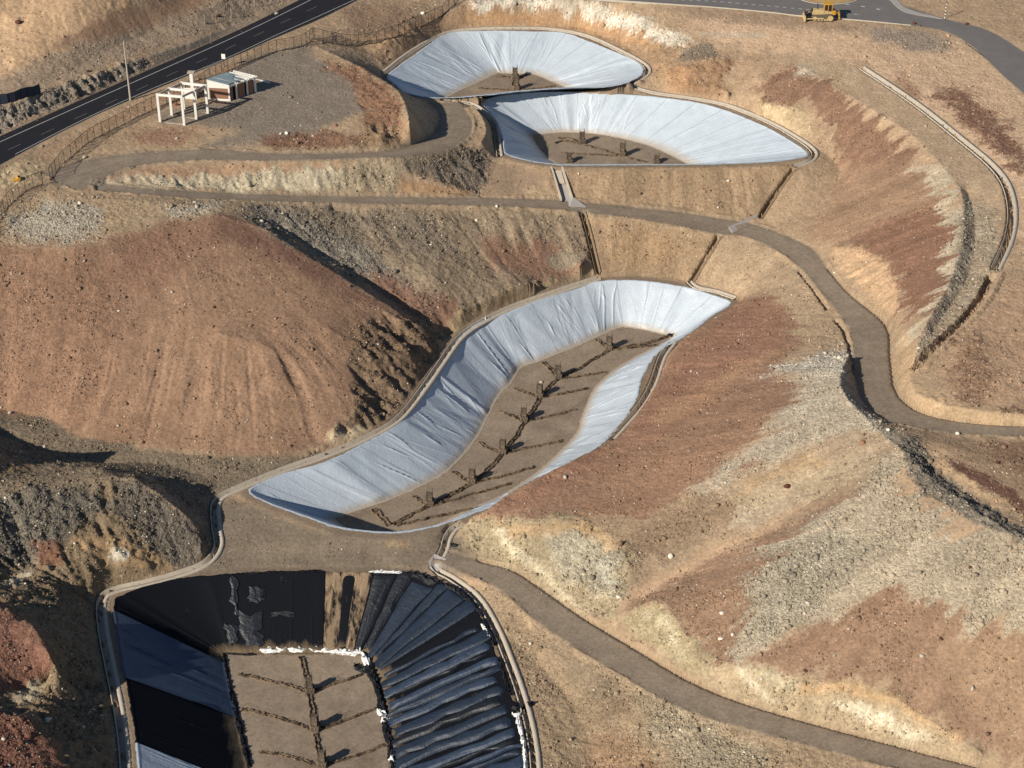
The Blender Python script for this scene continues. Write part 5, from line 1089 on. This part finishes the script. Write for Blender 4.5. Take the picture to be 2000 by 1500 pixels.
# ------------------------------------------------------------------ ruined frame and brick building
g0 = hit(360, 243); ZG = float(g0[2])
def fp(px, py): return P(px, py, ZG)
M['beam'] = M['whitewash']
fr0 = empty('roofless_shelter', fp(313, 240), 0, 'roofless white portal frame of six columns next to the brick building', 'frame'); o0 = np.array(fr0.location)
HF = 56/(FPX/ (g0[1]*CP-(ZG-HC)*SP))/.9
A, B, Cc, D, F_, E = [fp(*q)-o0 for q in ((313,240), (360,244), (336,228), (383.5,233), (360,216.5), (406,222))]
def bar(p, q, w_, h_):
    mb = MB(); p = np.array(p, float); q = np.array(q, float); d = q-p; L = np.linalg.norm(d); d /= L; e = np.cross(d, [0, 0, 1.]); e = np.array([1., 0, 0]) if np.linalg.norm(e) < .1 else e/np.linalg.norm(e); f = np.cross(e, d)
    V = [p+e*i*w_/2+f*j*h_/2 for i, j in ((-1, -1), (1, -1), (1, 1), (-1, 1))]+[q+e*i*w_/2+f*j*h_/2 for i, j in ((-1, -1), (1, -1), (1, 1), (-1, 1))]
    return mb.add(V, [(0, 3, 2, 1), (4, 5, 6, 7), (0, 1, 5, 4), (1, 2, 6, 5), (2, 3, 7, 6), (3, 0, 4, 7)])
up = np.array([0, 0, HF]); lo = np.array([0, 0, -.3])
for q in (A, B, Cc, D, F_, E): bar(q+lo, q+up, .42, .42).build('column', M['beam'], fr0)
for a, b in ((A, B), (Cc, D), (F_, E)): bar(a+up-np.array([0, 0, .22]), b+up-np.array([0, 0, .22]), .3, .4).build('cross_beam', M['beam'], fr0)
for a, b in ((A, Cc), (Cc, F_), (B, D), (D, E)): bar(a+up-np.array([0, 0, .24]), b+up-np.array([0, 0, .24]), .26, .36).build('side_beam', M['concrete'], fr0)
for a, b in ((A, B), (Cc, D), (F_, E)): bar(a+np.array([0, 0, .06]), b+np.array([0, 0, .06]), .35, .22).build('floor_beam', M['concrete'], fr0)
# building
M['brick'] = mat_simple('brown_brick', (142,104,82), .9, .15, 2.5, .3, 12)
M['roofsheet'] = mat_simple('grey_blue_roof_sheet', (122,136,140), .5, .12, 1.2, .2, 6, 0, .4)
M['interior_shade'] = mat_simple('painted_interior_shade', (30,26,24), .95, .2, 2)  # near-black colour stands in for shade inside the building
b0 = fp(449, 200); bl = fp(409, 198); br = fp(500, 182); bd = empty('brick_building', b0, 0, 'small derelict brick building with a broken grey sheet roof and white columns', 'building')
U = bl-b0; W_ = br-b0; U = U*1.0; k_ = FPX/(g0[1]*CP-(ZG-HC)*SP)*.9; h1 = 34/k_; h2 = 42/k_   # right (low) and left (high) wall heights
def bp_(u, v, z_): return U*u+W_*v+np.array([0, 0, z_])
def hgt(u): return h1+(h2-h1)*u
def wallq(name, u0, v0, u1, v1, z0, z1a, z1b, mat, th=.2):
    a, b = bp_(u0, v0, 0), bp_(u1, v1, 0); d = b-a; d /= np.linalg.norm(d); n = np.array([-d[1], d[0], 0])*th/2; Zv = lambda z_: np.array([0, 0, z_])
    V = [a-n+Zv(z0), b-n+Zv(z0), b+n+Zv(z0), a+n+Zv(z0), a-n+Zv(z1a), b-n+Zv(z1b), b+n+Zv(z1b), a+n+Zv(z1a)]
    return link(name, V, [(0, 3, 2, 1), (4, 5, 6, 7), (0, 1, 5, 4), (1, 2, 6, 5), (2, 3, 7, 6), (3, 0, 4, 7)], mat, bd)
link('floor_slab', [bp_(-.22, -.12, -.4), bp_(1.05, -.12, -.4), bp_(1.05, 1.05, -.4), bp_(-.22, 1.05, -.4), bp_(-.22, -.12, .25), bp_(1.05, -.12, .25), bp_(1.05, 1.05, .25), bp_(-.22, 1.05, .25)], [(0, 3, 2, 1), (4, 5, 6, 7), (0, 1, 5, 4), (1, 2, 6, 5), (2, 3, 7, 6), (3, 0, 4, 7)], M['concrete'], bd)
wallq('front_wall', .02, 0, .98, 0, .7, h1*.80, h2*.80, M['brick']); wallq('front_plinth', .0, 0, 1, 0, .2, .7, .7, M['whitewash'], .24)
wallq('front_beam', .0, 0, 1, 0, h1*.80, h1*.90, h2*.88, M['whitewash'], .26); wallq('gable_beam', .0, 0, 1, 0, h1*.96, h1, h2, M['whitewash'], .24)
wallq('front_infill', .02, 0, .98, 0, h1*.86, h1*.96, h2*.95, M['whitewash'], .1)
wallq('left_wall', 1, .02, 1, .98, .25, h2*.95, h2*.95, M['whitewash']); wallq('back_wall', .02, 1, .98, 1, .25, h1*.95, h2*.95, M['whitewash'])
wallq('inner_wall', .02, .6, .98, .6, .25, h1*.85, h2*.85, M['interior_shade'])
for v0, v1, kind in ((.04, .13, 'wall'), (.13, .27, 'door'), (.29, .58, 'wall'), (.58, .68, 'door'), (.70, .90, 'wall'), (.90, .97, 'door')):
    if kind == 'wall': wallq('side_wall', 0, v0, 0, v1, .25, h1*.84, h1*.84, M['brick'], .16)
    else: wallq('doorway_shade', .05, v0, .05, v1, .25, h1*.8, h1*.8, M['interior_shade'], .05)  # dark sheet set in each door opening imitates the shade behind it
wallq('side_beam', 0, 0, 0, 1, h1*.86, h1*.96, h1*.96, M['whitewash'], .24)
for v in (0, .28, .69, 1.0):
    for u in (0, 1): bar(bp_(u, v, .1), bp_(u, v, hgt(u)), .3, .3).build('column', M['whitewash'], bd)
for v in (.28, .5, .69, .85, 1.0): bar(bp_(-.12, v, h1*.97), bp_(1.02, v, h2*1.0), .14, .18).build('rafter', M['whitewash'], bd)
for (v0, v1, u0, u1, dz) in ((-.02, .2, .0, 1.04, .12), (.21, .42, .02, 1.04, .16), (.43, .6, .35, 1.04, .13), (.43, .56, .0, .3, .2), (.61, .74, .55, 1.02, .15), (.2, .34, -.08, .1, .25)):
    q = [bp_(u0, v0, hgt(u0)+dz), bp_(u1, v0+.02, hgt(u1)+dz), bp_(u1, v1, hgt(u1)+dz+.05), bp_(u0, v1-.03, hgt(u0)+dz)]
    link('roof_sheet', [tuple(a) for a in q]+[tuple(a-np.array([0, 0, .04])) for a in q], [(0, 3, 2, 1), (4, 5, 6, 7), (0, 1, 5, 4), (1, 2, 6, 5), (2, 3, 7, 6), (3, 0, 4, 7)], M['roofsheet'], bd)
q0 = fp(500, 168)
tag(bar(fp(497, 158)+np.array([0, 0, .3]), fp(527, 165)+np.array([0, 0, .3]), .35, .35).build('fallen_beam', M['whitewash']), 'white beam lying on the gravel behind the brick building', 'beam')
tag(bar(fp(526, 165)+np.array([0, 0, .1]), fp(578, 160)+np.array([0, 0, .1]), .1, .1).build('pipe', M['whitewash']), 'thin pale pipe lying on the gravel right of the fallen beam', 'pipe')
# small white cubicle with capped column between frame and building
cb = empty('white_cubicle', fp(372, 199), 0, 'small white roofless cubicle with a capped pillar behind the frame', 'hut')
MB().box(0, 0, 1.35, 2.5, .2, 2.9, (1, -.1)).build('front_wall', M['whitewash'], cb); MB().box(1.15, 1.2, 1.2, .2, 2.3, 2.6, (1, -.1)).build('side_wall', M['concrete'], cb); MB().box(-1.15, 1.2, 1.2, .2, 2.3, 2.6, (1, -.1)).build('side_wall', M['concrete'], cb)
MB().box(.35, 1.6, 2.6, .6, .5, 5.2, (1, -.1)).build('pillar', M['whitewash'], cb); MB().box(.35, 1.6, 5.3, 1.3, 1.0, .18, (1, -.1)).build('pillar_cap', M['concrete'], cb)
# rusty bin-like thing in the frame, yellow bucket by the gate
r = empty('rusty_valve', fp(345, 211), 0, 'small rusty red valve standing inside the portal frame', 'valve'); M['rust'] = mat_simple('rust', (134,72,48), .9, .2, 4)
MB().tube((0, 0, 0), (0, 0, .9), .16, n=8).build('stem', M['rust'], r); MB().tube((-.35, 0, .75), (.35, 0, .75), .14, n=8).build('crossbar', M['rust'], r); MB().tube((0, 0, .9), (0, 0, 1.2), .3, .1, n=8).build('bonnet', M['rust'], r)
r = empty('digger_bucket', hit(33, 352), .3, 'small yellow and black bucket lying on the ground near the gate', 'bucket'); M['yellow'] = mat_simple('dusty_yellow_paint', (190,140,48), .6, .3, 1.8, .1, 6, 0, .4)
MB().prism([(-.7, .05), (.5, 0), (.7, .5), (.3, .65), (-.2, .25), (-.65, .2)], -.5, .5).build('shell', M['yellow'], r, bevel=.03); MB().prism([(.1, .3), (.6, .5), (.3, .8)], -.3, .3).build('bracket', M['dark'], r)
# ------------------------------------------------------------------ bulldozer
dz = empty('bulldozer', hit(1606, 36), R(-4), 'yellow bulldozer with its blade to the left, parked beside the kerb', 'bulldozer')
M['dzy'] = M['yellow']; M['dzdust'] = mat_simple('dust_coated_yellow', (186,160,112), .8, .2, 1.5, .2, 6); M['track'] = mat_simple('dusty_track_steel', (96,84,70), .8, .25, 3, .4, 8); M['glass'] = mat_simple('dark_cab_glass', (22,24,26), .15, .05, 1, 0, 8, 0, .8)
def track_poly(L, h, k=10):
    p = []
    for i in range(k+1): a = -math.pi/2+math.pi*i/k; p.append((L/2-h/2+math.cos(a)*h/2, h/2+math.sin(a)*h/2))
    for i in range(k+1): a = math.pi/2+math.pi*i/k; p.append((-L/2+h*.4+math.cos(a)*h*.4, h*.4+math.sin(a)*h*.4))
    return p
for sy in (-1, 1):
    y0, y1 = (sy*.85, sy*1.45) if sy > 0 else (-1.45, -.85)
    tr = MB().prism(track_poly(3.9, 1.25), y0, y1).build('track', M['track'], dz, bevel=.04)
    mb = MB()
    for q, rr in ((-1.45, .38), (1.3, .5), (-.75, .2), (-.2, .2), (.35, .2), (.8, .2)): mb = MB(); mb.tube((q, y0-.04 if sy < 0 else y1-.02, rr+.12), (q, y0+.02 if sy < 0 else y1+.04, rr+.12), rr, n=14); mb.build('wheel', M['dzdust'], tr)
MB().prism([(-1.9, .9), (1.7, .7), (1.8, 1.55), (.3, 1.75), (-1.8, 1.7), (-2.0, 1.3)], -.62, .62).build('hood', M['dzdust'], dz, bevel=.06)
MB().prism([(-1.95, 1.0), (-1.9, 1.75), (-2.05, 1.7), (-2.1, 1.05)], -.6, .6).build('grille', M['dark'], dz)
cabx = .15
MB().prism([(cabx, 1.5), (cabx+1.4, 1.5), (cabx+1.35, 2.85), (cabx+.15, 2.85)], -.6, .6).build('cab_glass', M['glass'], dz)
mb = MB()
for x_ in (cabx+.02, cabx+.7, cabx+1.4):
    for y_ in (-.64, .64): mb = MB(); mb.box(x_, y_, 2.15, .11, .1, 1.4); mb.build('cab_pillar', M['dzy'], dz)
MB().box(cabx+.72, 0, 2.93, 1.75, 1.5, .16).build('cab_roof', M['dzy'], dz, bevel=.04)
MB().prism([(1.5, .9), (2.3, 1.0), (2.2, 1.7), (1.5, 1.75)], -.7, .7).build('fuel_tank', M['dzy'], dz, bevel=.05)
MB().prism([(-3.45, .05), (-3.15, .0), (-3.05, .35), (-3.1, .8), (-3.25, 1.2), (-3.45, 1.3), (-3.3, .8), (-3.28, .4)], -1.9, 1.9).build('blade', M['dzdust'], dz)
for sy in (-1, 1):
    MB().tube((-3.2, sy*1.55, .45), (.1, sy*1.55, .6), .12, n=6).build('push_arm', M['dzdust'], dz); MB().tube((-3.15, sy*.5, 1.0), (-1.6, sy*.45, 1.55), .08, n=6).build('lift_cylinder', M['steel'], dz)
MB().tube((-1.0, .3, 1.7), (-1.0, .3, 2.7), .08, n=8).build('exhaust', M['dark'], dz)
rp = MB().box(2.9, 0, 1.05, .3, 1.7, .35).build('ripper', M['dzy'], dz, bevel=.03)
for y_ in (-.6, 0, .6): MB().prism([(2.75, 1.1), (3.05, 1.2), (3.1, .3), (2.85, .0), (2.85, .5)], y_-.08, y_+.08).build('shank', M['dzy'], rp)
for y_ in (-.5, .5): MB().tube((2.2, y_, 1.5), (2.9, y_, 1.15), .09).build('ripper_arm', M['dzy'], rp)
dz.scale = (1.12, 1.12, 1.12)
#@@PART4
